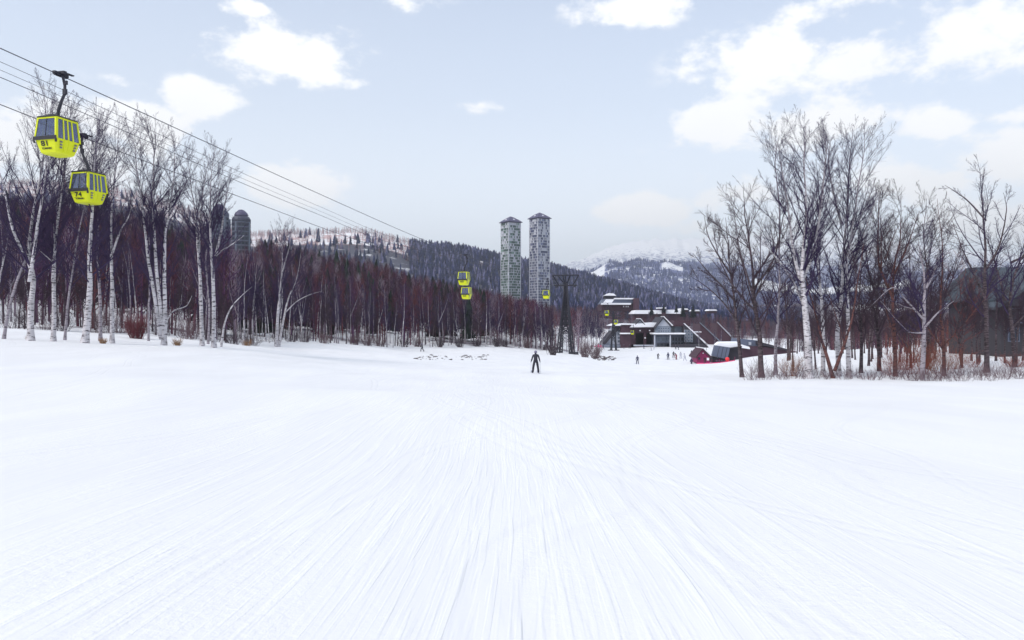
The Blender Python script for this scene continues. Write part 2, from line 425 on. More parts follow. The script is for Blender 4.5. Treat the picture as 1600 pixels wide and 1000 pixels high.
def build_ground():
    th = np.concatenate([np.arange(-180, -42, 2.0), np.arange(-42, 42.01, .12), np.arange(44, 180, 2.0)])
    d = np.exp(np.linspace(float(d2s(.4)), float(d2s(9400)), 460))-8.0
    T, D = np.meshgrid(th, d, indexing='ij')
    c = np.cos(np.radians(np.clip(np.abs(T), 0, 45)))
    R = D/c
    X = R*np.sin(np.radians(T)); Y = R*np.cos(np.radians(T))
    Z = G(X, Y)
    n, m = X.shape
    V = np.stack([X, Y, Z], -1).reshape(-1, 3)
    V = np.vstack([V, [[0, 0, float(Z[:, 0].mean())]]])
    ii = np.arange(n)[:, None]; jj = np.arange(m-1)[None]
    i2 = (ii+1) % n
    Fq = np.stack(np.broadcast_arrays(ii*m+jj, ii*m+jj+1, i2*m+jj+1, i2*m+jj), -1).reshape(-1, 4)
    Fq = Fq[:, ::-1]
    ctr = len(V)-1
    fan = np.array([[ctr, (i+1) % n*m, i*m, i*m] for i in range(n)])
    col = np.empty((len(V), 3)); col[:] = (.835, .85, .875)
    me = np_mesh('ground', V, Fq[:, ::-1][:, ::-1], col, True)
    x, y = V[:, 0], V[:, 1]
    cv = cover(x, y)
    a = me.attributes.new('cover', 'FLOAT', 'POINT'); a.data.foreach_set('value', cv.astype(np.float32))
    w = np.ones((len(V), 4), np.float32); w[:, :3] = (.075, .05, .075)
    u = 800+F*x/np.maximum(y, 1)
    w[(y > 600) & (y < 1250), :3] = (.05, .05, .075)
    s = (y > 1250) & (y < 1650) & (u < 640); w[s, :3] = (.48, .31, .30)  # warm sunlight on the ridge put into its scrub colour
    w[y > 2400, :3] = (.06, .08, .24)  # distance haze put into the blue wood colour
    w[y > 4600, :3] = (.14, .17, .30)  # paler haze blue put into the wood colour of the mountain
    wa = me.color_attributes.new('wood', 'FLOAT_COLOR', 'POINT'); wa.data.foreach_set('color', w.ravel())
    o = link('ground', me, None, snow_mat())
    tag(o, 'snow covered ski slope, valley floor and wooded hills', None, None, 'structure')
    return o
ground = build_ground()

# ------------------------------------------------------------------ woods (stuff)
def proto_bare(seed, h=12., n=85, w=.10, spread=2.4):
    g = np.random.default_rng(seed); V = []; Fc = []; C = []
    def blade(p, q, wd, shade, side=None):
        p = np.array(p); q = np.array(q); d = q-p
        s = np.cross(d, g.normal(size=3)); s /= np.linalg.norm(s)+1e-9
        i = len(V); V.extend([p-s*wd/2, p+s*wd/2, q]); Fc.append((i, i+1, i+2)); C.extend([shade]*3)
    for k in range(2):
        V0 = len(V); a = k*1.57+g.random()
        s = np.array([math.cos(a), math.sin(a), 0])*.13
        V.extend([-s, s, np.array([g.normal()*.3, g.normal()*.3, h*.95])]); Fc.append((V0, V0+1, V0+2)); C.extend([1.5]*3)
    for k in range(n):
        t = .12+.86*g.random()**.8; z = h*t
        rr = spread*(1-t)**.6*(.5+.5*min(1, t*2.5))+.15
        a = g.random()*6.28; b = a+g.normal()*.7
        r0 = rr*g.random()*.5; r1 = rr*(.6+.5*g.random())
        blade((math.cos(a)*r0, math.sin(a)*r0, z), (math.cos(b)*r1, math.sin(b)*r1, z+(.6+1.6*g.random())*h/12), w*(.5+g.random()), .6+g.random()*.8)
    return np.array(V), np.array(Fc), np.array(C)

def proto_conifer(seed, h=14., n=10, k=7, r=2.6):
    g = np.random.default_rng(seed); V = []; Fc = []; C = []
    for L_ in range(n):
        t = L_/n; z0 = h*(.08+.85*t); R = r*(1-t)**.85+.25; z1 = min(h, z0+h*.9/n*2.1)
        ph = g.random()*6
        for j in range(k):
            a0 = ph+6.283*j/k; a1 = a0+6.283/k*.95; am = (a0+a1)/2
            ra, rb = R*(.7+.5*g.random()), R*(.7+.5*g.random())
            i = len(V)
            V.extend([(math.cos(a0)*ra, math.sin(a0)*ra, z0-R*.15*g.random()), (math.cos(a1)*rb, math.sin(a1)*rb, z0-R*.25*g.random()), (0, 0, z1)])
            Fc.append((i, i+1, i+2)); s = .7+.6*g.random(); C.extend([s*.8, s*.8, s*1.2])
    return np.array(V), np.array(Fc), np.array(C)

def scatter(name, protos, X, Y, S, cols, label, sink=.15, zoff=None):
    """one object: many copies of small tree meshes baked together"""
    Z = G(X, Y)-sink
    VV = []; FF = []; CC = []; off = 0
    n = len(X); which = rng.integers(0, len(protos), n) if not isinstance(protos, tuple) else protos[1]
    pl = protos if not isinstance(protos, tuple) else protos[0]
    for k, (V, Fc, C) in enumerate(pl):
        s = np.nonzero(which == k)[0]
        if not len(s): continue
        a = rng.random(len(s))*6.283; ca, sa = np.cos(a), np.sin(a)
        sc = S[s]; wd = sc*(.85+.3*rng.random(len(s)))
        vx = V[None, :, 0]; vy = V[None, :, 1]; vz = V[None, :, 2]
        lean = rng.normal(size=(2, len(s), 1))*.03
        px = (vx*ca[:, None]-vy*sa[:, None])*wd[:, None]+lean[0]*vz*sc[:, None]+X[s][:, None]
        py = (vx*sa[:, None]+vy*ca[:, None])*wd[:, None]+lean[1]*vz*sc[:, None]+Y[s][:, None]
        pz = vz*sc[:, None]+Z[s][:, None]
        VV.append(np.stack([px, py, pz], -1).reshape(-1, 3))
        FF.append((Fc[None]+(np.arange(len(s))*len(V))[:, None, None]).reshape(-1, 3)+off)
        CC.append((cols[s][:, None, :]*C[None, :, None]).reshape(-1, 3))
        off += len(s)*len(V)
    me = np_mesh(name, np.vstack(VV), np.vstack(FF), np.vstack(CC))
    o = link(name, me, None, M['tint'])
    tag(o, label, None, None, 'stuff')
    return o

def area_points(n, y0, y1, u0, u1, keep=None):
    y = np.sqrt(y0**2+(y1**2-y0**2)*rng.random(n)); u = u0+(u1-u0)*rng.random(n)
    x = (u-800)/F*y
    if keep is not None:
        k = keep(u, y); x, y, u = x[k], y[k], u[k]
    return x, y, u
def palette(n, cols, w, jit=.18):
    c = np.array(cols)[rng.choice(len(cols), n, p=np.array(w)/sum(w))]
    return c*(1+rng.normal(size=(n, 1))*jit).clip(.5, 1.7)

BARE = [proto_bare(s, 12, 130, .085, 3.3) for s in range(6)]
CON = [proto_conifer(20+s, 14, 9, 6) for s in range(5)]
CON_S = [proto_conifer(40+s, 14, 5, 4, 3.0) for s in range(4)]
def edge_y(u): return np.interp(u, [-600, 0, 360, 430, 640, 880], [60, 64, 74, 108, 158, 205])

PURPLE = [(.085, .032, .048), (.066, .032, .072), (.115, .045, .05), (.20, .16, .20), (.048, .03, .04)]
# dark wood on the left hillside
x, y, u = area_points(6600, 75, 420, -500, 905, lambda u, y: (y > edge_y(u)+8) & (rng.random(len(u)) < np.interp(y-edge_y(u), [0, 60], [.45, 1])) & ~((u > 840) & (y > 250)) & ~((u > 318) & (u < 400) & (y > 255)))
S = .8+.35*rng.random(len(x))
scatter('leafless_wood', BARE, x, y, S, palette(len(x), PURPLE, [4.5, 4.5, 1.6, 2.4, 1.6]), 'dense leafless purple brown wood covering the hillside left of the slope')
# conifers standing in and above that wood
x, y, u = area_points(800, 110, 430, -400, 760, lambda u, y: (y > edge_y(u)+30) & ~((u > 300) & (u < 410) & (y > 240)))
scatter('conifer_wood', CON, x, y, .75+.35*rng.random(len(x)), palette(len(x), [(.022, .032, .028), (.03, .03, .035)], [3, 1]), 'dark evergreen trees mixed into the wood on the left hillside')
# wood on the ridge behind the towers, distance haze put into its blue colours
def keep2(u, y):
    dens = np.where(u < 640, np.interp(y, [900, 1150, 1400], [.85, .22, .0]), 1.0)
    return rng.random(len(u)) < dens
x, y, u = area_points(20000, 640, 1620, -300, 1260, keep2)
ok = ~((y < 960) & (np.abs(u-800) < 25)) & ~((y < 960) & (np.abs(u-843) < 25)); x, y, u = x[ok], y[ok], u[ok]
which = rng.integers(0, 4, len(x))
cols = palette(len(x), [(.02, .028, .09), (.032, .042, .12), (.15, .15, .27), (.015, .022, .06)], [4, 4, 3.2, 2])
scatter('ridge_wood', CON_S, x, y, .75+.5*rng.random(len(x)), cols, 'conifer forest painted haze blue over the ridge behind the two tall towers', .5)
# sparse trees on the snowy left crest, warm sunlight put into their pink
x, y, u = area_points(2600, 1180, 1560, -200, 660)
scatter('scrub_wood', BARE[:3], x, y, .7+.5*rng.random(len(x)), palette(len(x), [(.34, .21, .22), (.15, .12, .15)], [3, 1]), 'bare scrub painted sunlit pink on the snowy ridge above the left wood', .5)
# forest below the far mountain, blue of the air put into the tree colours
x, y, u = area_points(15000, 2350, 3900, 840, 1750, lambda u, y: ~((u > 1030) & (u < 1068) & (y > 3200) & (y < 3520)) & ~((u > 1170) & (u < 1430) & (y > 2950) & (y < 3450)) & ~((u > 895) & (u < 948) & (y > 2900) & (y < 3500)))
scatter('mountain_forest', CON_S[:2], x, y, 1.0+.6*rng.random(len(x)), palette(len(x), [(.03, .045, .17), (.05, .07, .22), (.2, .22, .42)], [4, 3, 1]), 'forest painted haze blue on the lower slopes of the far snowy mountain', 1.)
# purple wood across the valley floor behind the lodge
def keepv(u, y):
    near = (y < 372) & (u > 925) & (u < 1180)
    hut = (y > 415) & (y < 475) & (u > 930) & (u < 1012)
    return ~near & ~hut & ~((y < 350) & (u > 900) & (u < 1120))
x, y, u = area_points(5200, 345, 900, 760, 1700, keepv)
cc = palette(len(x), [(.09, .04, .055), (.13, .055, .06), (.06, .045, .075), (.12, .10, .13), (.03, .038, .045)], [4, 2.4, 3, 1.2, .9])
scatter('valley_wood', BARE, x, y, .55+.35*rng.random(len(x)), cc, 'reddish purple leafless wood on the valley floor behind the lodge')
# maroon thicket behind the right hand group of trees
x, y, u = area_points(1250, 84, 250, 1215, 1900, lambda u, y: ~((u > 1470) & (y < 125)) & (y > np.interp(u, [1215, 1290, 1420], [210, 150, 92])))
cc = palette(len(x), [(.085, .035, .045), (.06, .035, .06), (.14, .055, .04), (.04, .03, .04)], [4, 3, 1, 2])
THICK = [proto_bare(60+s, 9, 120, .055, 2.2) for s in range(4)]
scatter('thicket', THICK, x, y, .5+.36*rng.random(len(x)), cc, 'maroon leafless thicket behind the birches on the right')
SKY_STRENGTH = .13; SUN_E = 1.45; HAZE = 1.35e-4; EXPO = 0.66
HAZE_C = (.87, .93, 1, 1)
CLOUD_A = (5.9, 5.9, 6.0, 1); CLOUD_B = (6.9, 6.9, 6.9, 1); VEIL = (1.0, .38); VEIL_C = (5.3, 5.6, 6.0, 1)
# ------------------------------------------------------------------ camera, world, light, haze
cam = bpy.data.cameras.new('camera'); co = bpy.data.objects.new('camera', cam); COL.objects.link(co)
co.location = (0, 0, EYE+0.0); co.rotation_euler = (rad(90), 0, 0)
cam.sensor_width = 36; cam.lens = 36*F/1600; cam.clip_start = .1; cam.clip_end = 40000
SC.camera = co

SUN_EL, SUN_AZ = 42, -128      # azimuth clockwise from the viewing direction: light comes from the right
w = bpy.data.worlds.new('World'); SC.world = w; w.use_nodes = True
nt = w.node_tree; N = nt.nodes; L = nt.links
bg = N['Background']
sky = N.new('ShaderNodeTexSky'); sky.sky_type = 'NISHITA'; sky.sun_disc = False
sky.sun_elevation = rad(SUN_EL); sky.sun_rotation = rad(SUN_AZ); sky.altitude = 600; sky.air_density = 1.0; sky.dust_density = .6; sky.ozone_density = 2.5
tc = N.new('ShaderNodeTexCoord')
sep = N.new('ShaderNodeSeparateXYZ'); nrm = N.new('ShaderNodeVectorMath'); nrm.operation = 'NORMALIZE'
L.new(tc.outputs['Generated'], nrm.inputs[0]); L.new(nrm.outputs[0], sep.inputs[0])
def wm(op, a, b=None, clamp=False):
    q = N.new('ShaderNodeMath'); q.operation = op; q.use_clamp = clamp
    for i, s in enumerate((a, b)):
        if s is None: continue
        if isinstance(s, (int, float)): q.inputs[i].default_value = s
        else: L.new(s, q.inputs[i])
    return q.outputs[0]
az = wm('ARCTAN2', sep.outputs[0], sep.outputs[1]); el = wm('ARCSINE', sep.outputs[2])
ae = N.new('ShaderNodeCombineXYZ'); L.new(az, ae.inputs[0]); L.new(el, ae.inputs[1])
# warp so cloud outlines are ragged
wn = N.new('ShaderNodeTexNoise'); wn.inputs['Scale'].default_value = 13; wn.inputs['Detail'].default_value = 8; wn.inputs['Roughness'].default_value = .62
st = N.new('ShaderNodeVectorMath'); st.operation = 'MULTIPLY'; st.inputs[1].default_value = (1, 1, 1.7)
L.new(nrm.outputs[0], st.inputs[0]); L.new(st.outputs[0], wn.inputs['Vector'])
CL = [(440, 78, 140, 58, 1.3), (318, 160, 66, 42, 1.2), (205, 195, 85, 44, 1.5), (455, 290, 90, 44, 1.5), (385, 15, 45, 20, .95), (985, 12, 120, 38, .95), (1000, 328, 84, 34, 1.7),
      (745, 165, 70, 14, .42), (195, 130, 45, 14, .45), (1190, 100, 150, 70, 1.0), (1340, 90, 170, 80, .8), (1130, 190, 140, 60, .95), (1300, 190, 170, 70, .8), (1520, 45, 150, 70, .95), (1460, 190, 65, 40, 1.0),
      (1570, 245, 110, 60, 1.0), (1585, 182, 40, 18, .8), (1440, 290, 160, 55, .95), (1140, 300, 80, 40, .6), (60, 215, 170, 90, 1.0), (560, 130, 60, 14, .4), (1300, 20, 120, 40, .6), (1560, 340, 140, 50, .95), (640, 5, 80, 20, .4), (540, 20, 100, 12, .35), (1150, 360, 120, 30, .6)]
tot = None
for (cu, cv, a, b, amp) in CL:
    za = math.atan((cu-800)/F); ze = math.atan((500-cv)/F*math.cos(za))
    s1 = N.new('ShaderNodeVectorMath'); s1.operation = 'SUBTRACT'; L.new(ae.outputs[0], s1.inputs[0]); s1.inputs[1].default_value = (za, ze, 0)
    s2 = N.new('ShaderNodeVectorMath'); s2.operation = 'MULTIPLY'; L.new(s1.outputs[0], s2.inputs[0]); s2.inputs[1].default_value = (F/a*math.cos(za), F/b, 0)
    s3 = N.new('ShaderNodeVectorMath'); s3.operation = 'LENGTH'; L.new(s2.outputs[0], s3.inputs[0])
    mr = N.new('ShaderNodeMapRange'); mr.interpolation_type = 'SMOOTHSTEP'; mr.inputs[1].default_value = 1.15; mr.inputs[2].default_value = .0; mr.inputs[3].default_value = 0; mr.inputs[4].default_value = amp
    L.new(s3.outputs['Value'], mr.inputs[0])
    tot = mr.outputs[0] if tot is None else wm('MAXIMUM', tot, mr.outputs[0])
gen = N.new('ShaderNodeTexNoise'); gen.inputs['Scale'].default_value = 2.2; gen.inputs['Detail'].default_value = 5
L.new(st.outputs[0], gen.inputs['Vector'])
outside = N.new('ShaderNodeMapRange'); outside.inputs[1].default_value = .62; outside.inputs[2].default_value = .8; L.new(wm('ABSOLUTE', az), outside.inputs[0])
hi_ = N.new('ShaderNodeMapRange'); hi_.inputs[1].default_value = .5; hi_.inputs[2].default_value = .7; L.new(el, hi_.inputs[0])
og = wm('MULTIPLY', wm('MULTIPLY', wm('SUBTRACT', gen.outputs['Fac'], .42, True), 4.0, True), wm('MAXIMUM', outside.outputs[0], hi_.outputs[0]))
tot = wm('MAXIMUM', tot, og)
field = wm('ADD', wm('MULTIPLY', tot, 1.0), wm('MULTIPLY', wm('SUBTRACT', wn.outputs['Fac'], .5), 3.4))
cm = N.new('ShaderNodeMapRange'); cm.interpolation_type = 'SMOOTHSTEP'; cm.inputs[1].default_value = .18; cm.inputs[2].default_value = .80; cm.inputs[4].default_value = .93
L.new(field, cm.inputs[0])
gate = wm('MULTIPLY', cm.outputs[0], wm('MULTIPLY', tot, 5.0, True))
n3 = N.new('ShaderNodeTexNoise'); n3.inputs['Scale'].default_value = 6; n3.inputs['Detail'].default_value = 5; L.new(st.outputs[0], n3.inputs['Vector'])
cc = N.new('ShaderNodeMix'); cc.data_type = 'RGBA'; cc.inputs[6].default_value = CLOUD_A; cc.inputs[7].default_value = CLOUD_B
L.new(n3.outputs['Fac'], cc.inputs[0])
# thin high veil over the blue
veil = N.new('ShaderNodeMix'); veil.data_type = 'RGBA'; veil.inputs[7].default_value = VEIL_C
ve = N.new('ShaderNodeMapRange'); ve.inputs[1].default_value = 0; ve.inputs[2].default_value = .5; ve.inputs[3].default_value = VEIL[0]; ve.inputs[4].default_value = VEIL[1]
L.new(el, ve.inputs[0]); L.new(ve.outputs[0], veil.inputs[0])
L.new(sky.outputs[0], veil.inputs[6])
low = N.new('ShaderNodeMapRange'); low.interpolation_type = 'SMOOTHSTEP'; low.inputs[1].default_value = .02; low.inputs[2].default_value = .30; low.inputs[3].default_value = .7; low.inputs[4].default_value = 0
L.new(el, low.inputs[0])
hzn = N.new('ShaderNodeMix'); hzn.data_type = 'RGBA'; hzn.inputs[7].default_value = (6.5, 6.9, 7.35, 1); L.new(low.outputs[0], hzn.inputs[0]); L.new(veil.outputs[2], hzn.inputs[6])
mix = N.new('ShaderNodeMix'); mix.data_type = 'RGBA'
L.new(gate, mix.inputs[0]); L.new(hzn.outputs[2], mix.inputs[6]); L.new(cc.outputs[2], mix.inputs[7])
L.new(mix.outputs[2], bg.inputs[0]); bg.inputs[1].default_value = SKY_STRENGTH

sl = bpy.data.lights.new('sun', 'SUN'); so = bpy.data.objects.new('sun', sl); COL.objects.link(so)
sl.energy = SUN_E; sl.angle = rad(20); sl.color = (1, .92, .84)
sd = Vector((math.sin(rad(SUN_AZ))*math.cos(rad(SUN_EL)), math.cos(rad(SUN_AZ))*math.cos(rad(SUN_EL)), math.sin(rad(SUN_EL))))
so.rotation_euler = sd.to_track_quat('Z', 'Y').to_euler(); so.location = sd*300

if HAZE:
    zmax = 900.0
    hb = MB(); hb.box(-13600, 13600, -13600, 13600, -25, zmax)
    hz = hb.build('haze', None)
    hm = bpy.data.materials.new('haze_air'); hm.use_nodes = True
    hn = hm.node_tree; hn.nodes.remove(hn.nodes['Principled BSDF'])
    pv = hn.nodes.new('ShaderNodeVolumePrincipled'); pv.inputs['Color'].default_value = HAZE_C; pv.inputs['Density'].default_value = HAZE; pv.inputs['Anisotropy'].default_value = 0.1
    hn.links.new(pv.outputs[0], hn.nodes['Material Output'].inputs['Volume'])
    hz.data.materials.append(hm)
    tag(hz, 'thin pale air haze over slope and hills', None, None, 'stuff')

SC.view_settings.view_transform = 'Standard'; SC.view_settings.look = 'None'; SC.view_settings.gamma = 1; SC.view_settings.exposure = EXPO
SC.cycles.use_denoising = True
SC.cycles.max_bounces = 6; SC.cycles.transparent_max_bounces = 16; SC.cycles.volume_bounces = 0
SC.cycles.caustics_reflective = False; SC.cycles.caustics_refractive = False
# ------------------------------------------------------------------ trees with real limbs and twigs
def tubes(P_, R_, n, fine=False):
    """P_ (B,K,3), R_ (B,K) -> verts, quads (batch of tapered tubes)"""
    B, K, _ = P_.shape
    T = np.gradient(P_, axis=1); T /= np.linalg.norm(T, axis=2, keepdims=True)+1e-9
    ref = np.where(np.abs(T[..., 2:3]) > .8, np.array([1., 0, 0]), np.array([0, 0, 1.]))
    n1 = np.cross(T, ref); n1 /= np.linalg.norm(n1, axis=2, keepdims=True)+1e-9
    n2 = np.cross(T, n1)
    a = np.arange(n)*2*np.pi/n
    V = P_[:, :, None]+(n1[:, :, None]*np.cos(a)[None, None, :, None]+n2[:, :, None]*np.sin(a)[None, None, :, None])*R_[:, :, None, None]
    b = np.arange(B)[:, None, None]*K*n; k = np.arange(K-1)[None, :, None]*n; j = np.arange(n)[None, None]; j2 = (j+1) % n
    Fq = np.stack(np.broadcast_arrays(b+k+j, b+k+j2, b+k+n+j2, b+k+n+j), -1).reshape(-1, 4)
    return V.reshape(-1, 3), Fq

def join(lst):
    VV = []; FF = []; off = 0
    for V, Fq in lst:
        VV.append(V); FF.append(Fq+off); off += len(V)
    return np.vstack(VV), np.vstack(FF)

def resample(pts, K):
    pts = np.array(pts, float); s = np.linspace(0, len(pts)-1, K)
    d = np.arange(len(pts))
    # smooth (Catmull-like through pchip)
    return pchip(d.astype(float), pts, s) if len(pts) > 2 else np.stack([np.interp(s, d, pts[:, i]) for i in range(3)], -1)

def grow(g, Pp, Rp, m, t0, t1, Lf, ang, K, up=.25, wob=.12, rf=.6, shape=None, tip=.004, Labs=None):
    """children of a batch of branches; Lf factor of parent length; ang (lo,hi) degrees"""
    B, Kp, _ = Pp.shape
    plen = np.linalg.norm(np.diff(Pp, axis=1), axis=2).sum(1)
    t = t0+(t1-t0)*(np.arange(m)[None]+g.random((B, m)))/m
    f = t*(Kp-1); i = np.clip(f.astype(int), 0, Kp-2); a = (f-i)[..., None]
    bi = np.arange(B)[:, None]
    st = Pp[bi, i]*(1-a)+Pp[bi, i+1]*a
    tan = Pp[bi, i+1]-Pp[bi, i]; tan /= np.linalg.norm(tan, axis=2, keepdims=True)+1e-9
    r0 = (Rp[bi, i]*(1-a[..., 0])+Rp[bi, i+1]*a[..., 0])
    rv = g.normal(size=(B, m, 3)); rv -= (rv*tan).sum(2, keepdims=True)*tan; rv /= np.linalg.norm(rv, axis=2, keepdims=True)+1e-9
    an = np.radians(ang[0]+(ang[1]-ang[0])*g.random((B, m)))[..., None]
    d = np.cos(an)*tan+np.sin(an)*rv
    base = plen[:, None] if Labs is None else Labs
    L_ = base*Lf*(.65+.6*g.random((B, m)))
    if shape is not None: L_ = L_*shape(t)
    L_ = L_.reshape(-1); st = st.reshape(-1, 3); d = d.reshape(-1, 3); r0 = r0.reshape(-1)
    n = len(L_); out = np.empty((n, K, 3)); out[:, 0] = st
    cur = d.copy()
    for k in range(1, K):
        cur = cur+np.array([0, 0, up])/(K-1)*1.5+g.normal(size=(n, 3))*wob
        cur /= np.linalg.norm(cur, axis=1, keepdims=True)+1e-9
        out[:, k] = out[:, k-1]+cur*(L_/(K-1))[:, None]
    rr = np.minimum(r0*rf, L_*.0135+.0035)
    s = np.linspace(0, 1, K)[None]
    R = rr[:, None]*(1-s)+np.minimum(tip, rr)[:, None]*s
    return out, R

def make_tree_meshes(seed, stems, H, kind='birch', dens=1.0, fine=1.0, name='tree'):
    """stems: list of (control points [(x,y,z)..] in metres, base radius); returns (trunk mesh, crown mesh)"""
    g = np.random.default_rng(seed)
    tr = []; cr = []; da = float(np.random.default_rng(seed+5).uniform(-3, 13))
    for pts, r in stems:
        K = 22
        A = resample(pts, K)
        ln = np.linalg.norm(np.diff(A, axis=0), axis=1).sum()
        w = np.cumsum(g.normal(size=(K, 2)), axis=0)*.024*ln/12; w -= w[0]
        A[:, :2] += w*np.linspace(0, 1, K)[:, None]**.5
        s = np.linspace(0, 1, K)
        z0 = A[0, 2]
        R = r*(1-s)**1.15*.97+.011
        if z0 < .3: R = R*(1+.45*np.exp(-(A[:, 2]-z0)*3.5))
        P0 = A[None]; R0 = R[None]
        tr.append(tubes(P0, R0, 10))
        if kind == 'birch':
            n1 = int(40*dens*ln/13); st = (4.2/max(ln, 5)) if z0 < 1 else .12
            P1, R1 = grow(g, P0, R0, n1, st, .97, .31, (20+da, 42+da), 9, .32, .055, .5, lambda t: (1.08-t)**.5*np.clip(.35+t*1.6, 0, 1.15), .0045)
            P2, R2 = grow(g, P1, R1, int(10*fine), .12, .97, .40, (18, 42), 6, .18, .08, .65, lambda t: (1.15-t), .0036)
            P3, R3 = grow(g, P2, R2, int(9*fine), .08, .98, .55, (14, 44), 4, -.12 if da > 4 else .08, .10, .8, lambda t: (1.2-t), .0028)
        elif kind == 'broad':
            n1 = int(20*dens*ln/12); st = .2 if z0 < 1 else .08
            P1, R1 = grow(g, P0, R0, n1, st, .95, .42, (26, 50), 10, .25, .075, .55, lambda t: (1.1-t)**.5, .008)
            P2, R2 = grow(g, P1, R1, int(11*fine), .12, .97, .42, (22, 48), 6, .2, .10, .65, lambda t: (1.15-t)**.8, .004)
            P3, R3 = grow(g, P2, R2, int(10*fine), .08, .98, .48, (18, 48), 4, .12, .12, .8, lambda t: (1.2-t), .0030)
        else:  # slender forest tree
            n1 = int(22*dens*ln/12); st = .28
            P1, R1 = grow(g, P0, R0, n1, st, .96, .26, (25, 50), 6, .4, .1, .5, lambda t: (1.1-t)**.6*1.1, .008)
            P2, R2 = grow(g, P1, R1, int(8*fine), .15, .97, .5, (22, 50), 4, .2, .12, .7, lambda t: (1.15-t), .007)
            P3, R3 = grow(g, P2, R2, int(7*fine), .1, .98, .55, (20, 50), 3, .1, .14, .9, lambda t: (1.2-t), .006)
        big = R1[:, 0] > max(r*.42, .026)
        if big.any(): tr.append(tubes(P1[big], R1[big], 6))
        if (~big).any(): cr.append(tubes(P1[~big], R1[~big], 5))
        cr.append(tubes(P2, R2, 3)); cr.append(tubes(P3, R3, 3))
    V, Fq = join(tr); t = np_mesh('trunk', V, Fq, None, True)
    V, Fq = join(cr); c = np_mesh('crown', V, Fq, None, False)
    return t, c

def tree(name, u, y, seed, stems_px, rpx, kind, bark, twig, label, group, cat='tree', dens=1, fine=1, v=None):
    """stems_px: list of stems, each a list of (u, v) photo points from the foot up (optionally (u,v,dy)); rpx trunk half width in photo px"""
    base = at(u, y)
    o = empty(name, base)
    k = y/F
    g = np.random.default_rng(seed+99)
    stems = []
    vb = 500-(base[2]-EYE)/k
    for si, st in enumerate(stems_px):
        pts = []
        dy = 0; sy = g.normal()*.05
        for i, q in enumerate(st):
            if i: dy = sy*(vb-q[1])*k + (q[2] if len(q) > 2 else 0)
            pts.append(((q[0]-u)*k*(1+dy/y), dy, (vb-q[1])*k*(1+dy/y)))
        if si == 0: pts[0] = (0, 0, -.25)
        pts = [tuple(p) for p in pts]
        r = (rpx[si] if isinstance(rpx, (list, tuple)) else rpx*(1 if si == 0 else .7))*k*.74
        stems.append((pts, r))
    H = stems[0][0][-1][2]
    if kind == 'birch': dens *= .72
    t, c = make_tree_meshes(seed, stems, H, kind, dens, fine)
    link('trunk', t, o, M[bark]); link('crown', c, o, M[twig])
    tag(o, label, cat, group)
    return o

LB = 'birches at the left edge of the slope'
RB = 'bare trees at the right edge of the slope'
# --- left edge (photo pixels)
T = tree
T('birch_tree', 5, 47, 101, [[(5, 531), (15, 470), (40, 400), (70, 330), (92, 240), (100, 160)]], 3.2, 'birch', 'birch_dull', 'twig', 'thin dull grey birch leaning right, at the far left end of the row', LB)
T('birch_tree', 48, 44, 102, [[(48, 529), (45, 480), (46, 437), (36, 400), (36, 350), (44, 290), (48, 200), (40, 130)], [(46, 440), (55, 400), (66, 340), (76, 300), (88, 220), (98, 150)], [(36, 395), (30, 352), (22, 290), (5, 230), (-5, 160)]], [6.8, 4.2, 3], 'birch', 'birch', 'twig', 'forked white birch whose trunk divides low into spreading limbs, at the far left', LB)
T('birch_tree', 83, 46, 103, [[(83, 532), (82, 470), (80, 400), (82, 330), (88, 250), (84, 160)], [(82, 440), (90, 380), (100, 300), (112, 220), (118, 160)]], [5, 2.6], 'birch', 'birch', 'twig', 'white birch behind and below the left side of the cabin numbered 81', LB)
T('birch_tree', 101, 52, 104, [[(101, 534), (106, 480), (112, 430), (124, 350), (140, 280), (150, 210)]], 2.6, 'birch', 'birch_dull', 'twig', 'thin grey birch leaning right, just left of the birch under cabin 74', LB)
T('birch_tree', 132, 45, 105, [[(132, 536), (136, 470), (136, 420), (139, 340), (141, 250), (146, 170)]], 7.4, 'birch', 'birch', 'twig', 'thickest white birch, straight trunk rising right under the cabin numbered 74', LB, dens=1.1)
T('birch_tree', 157, 54, 106, [[(157, 536), (157, 470), (154, 400), (156, 330), (152, 260), (160, 190)]], 3.6, 'birch', 'birch_dull', 'twig', 'duller slim birch just right of the thickest birch', LB)
T('birch_tree', 175, 50, 107, [[(175, 537), (174, 470), (172, 400), (170, 340), (176, 260), (180, 185)], [(174, 400), (190, 360), (206, 330), (214, 280)]], [4.6, 2.2], 'birch', 'birch', 'twig', 'white birch with a side limb rising to the right, second right of the thickest birch', LB)
T('birch_tree', 232, 60, 108, [[(232, 537), (231, 480), (232, 430), (228, 350), (226, 270)]], 2.2, 'birch', 'birch_dull', 'twig', 'thin pale stem beside the reddish shrub in the left row', LB)
T('birch_tree', 256, 50, 109, [[(258, 537), (258, 490), (258, 440), (258, 370), (266, 330), (272, 270), (276, 215)], [(252, 530), (246, 480), (236, 400), (231, 330), (222, 250), (216, 200)], [(254, 520), (251, 460), (246, 370), (245, 310), (250, 240), (246, 190)], [(260, 500), (272, 485), (290, 478), (298, 462)]], [5.4, 4.4, 4.2, 1.8], 'birch', 'birch', 'twig', 'clump of three white birch stems fanning up from one foot', LB, dens=.9)
T('birch_tree', 316, 56, 110, [[(316, 539), (314, 470), (311, 400), (308, 360), (300, 300), (290, 235)], [(311, 400), (314, 350), (320, 290), (330, 240)]], [4.2, 2], 'birch', 'birch', 'twig', 'white birch left of the pair in front of the dark twin buildings', LB)
T('birch_tree', 325, 62, 111, [[(325, 539), (328, 480), (326, 420), (335, 350), (350, 280)]], 2.2, 'birch', 'birch_dull', 'twig', 'thin stem squeezed between the two white birches before the dark buildings', LB)
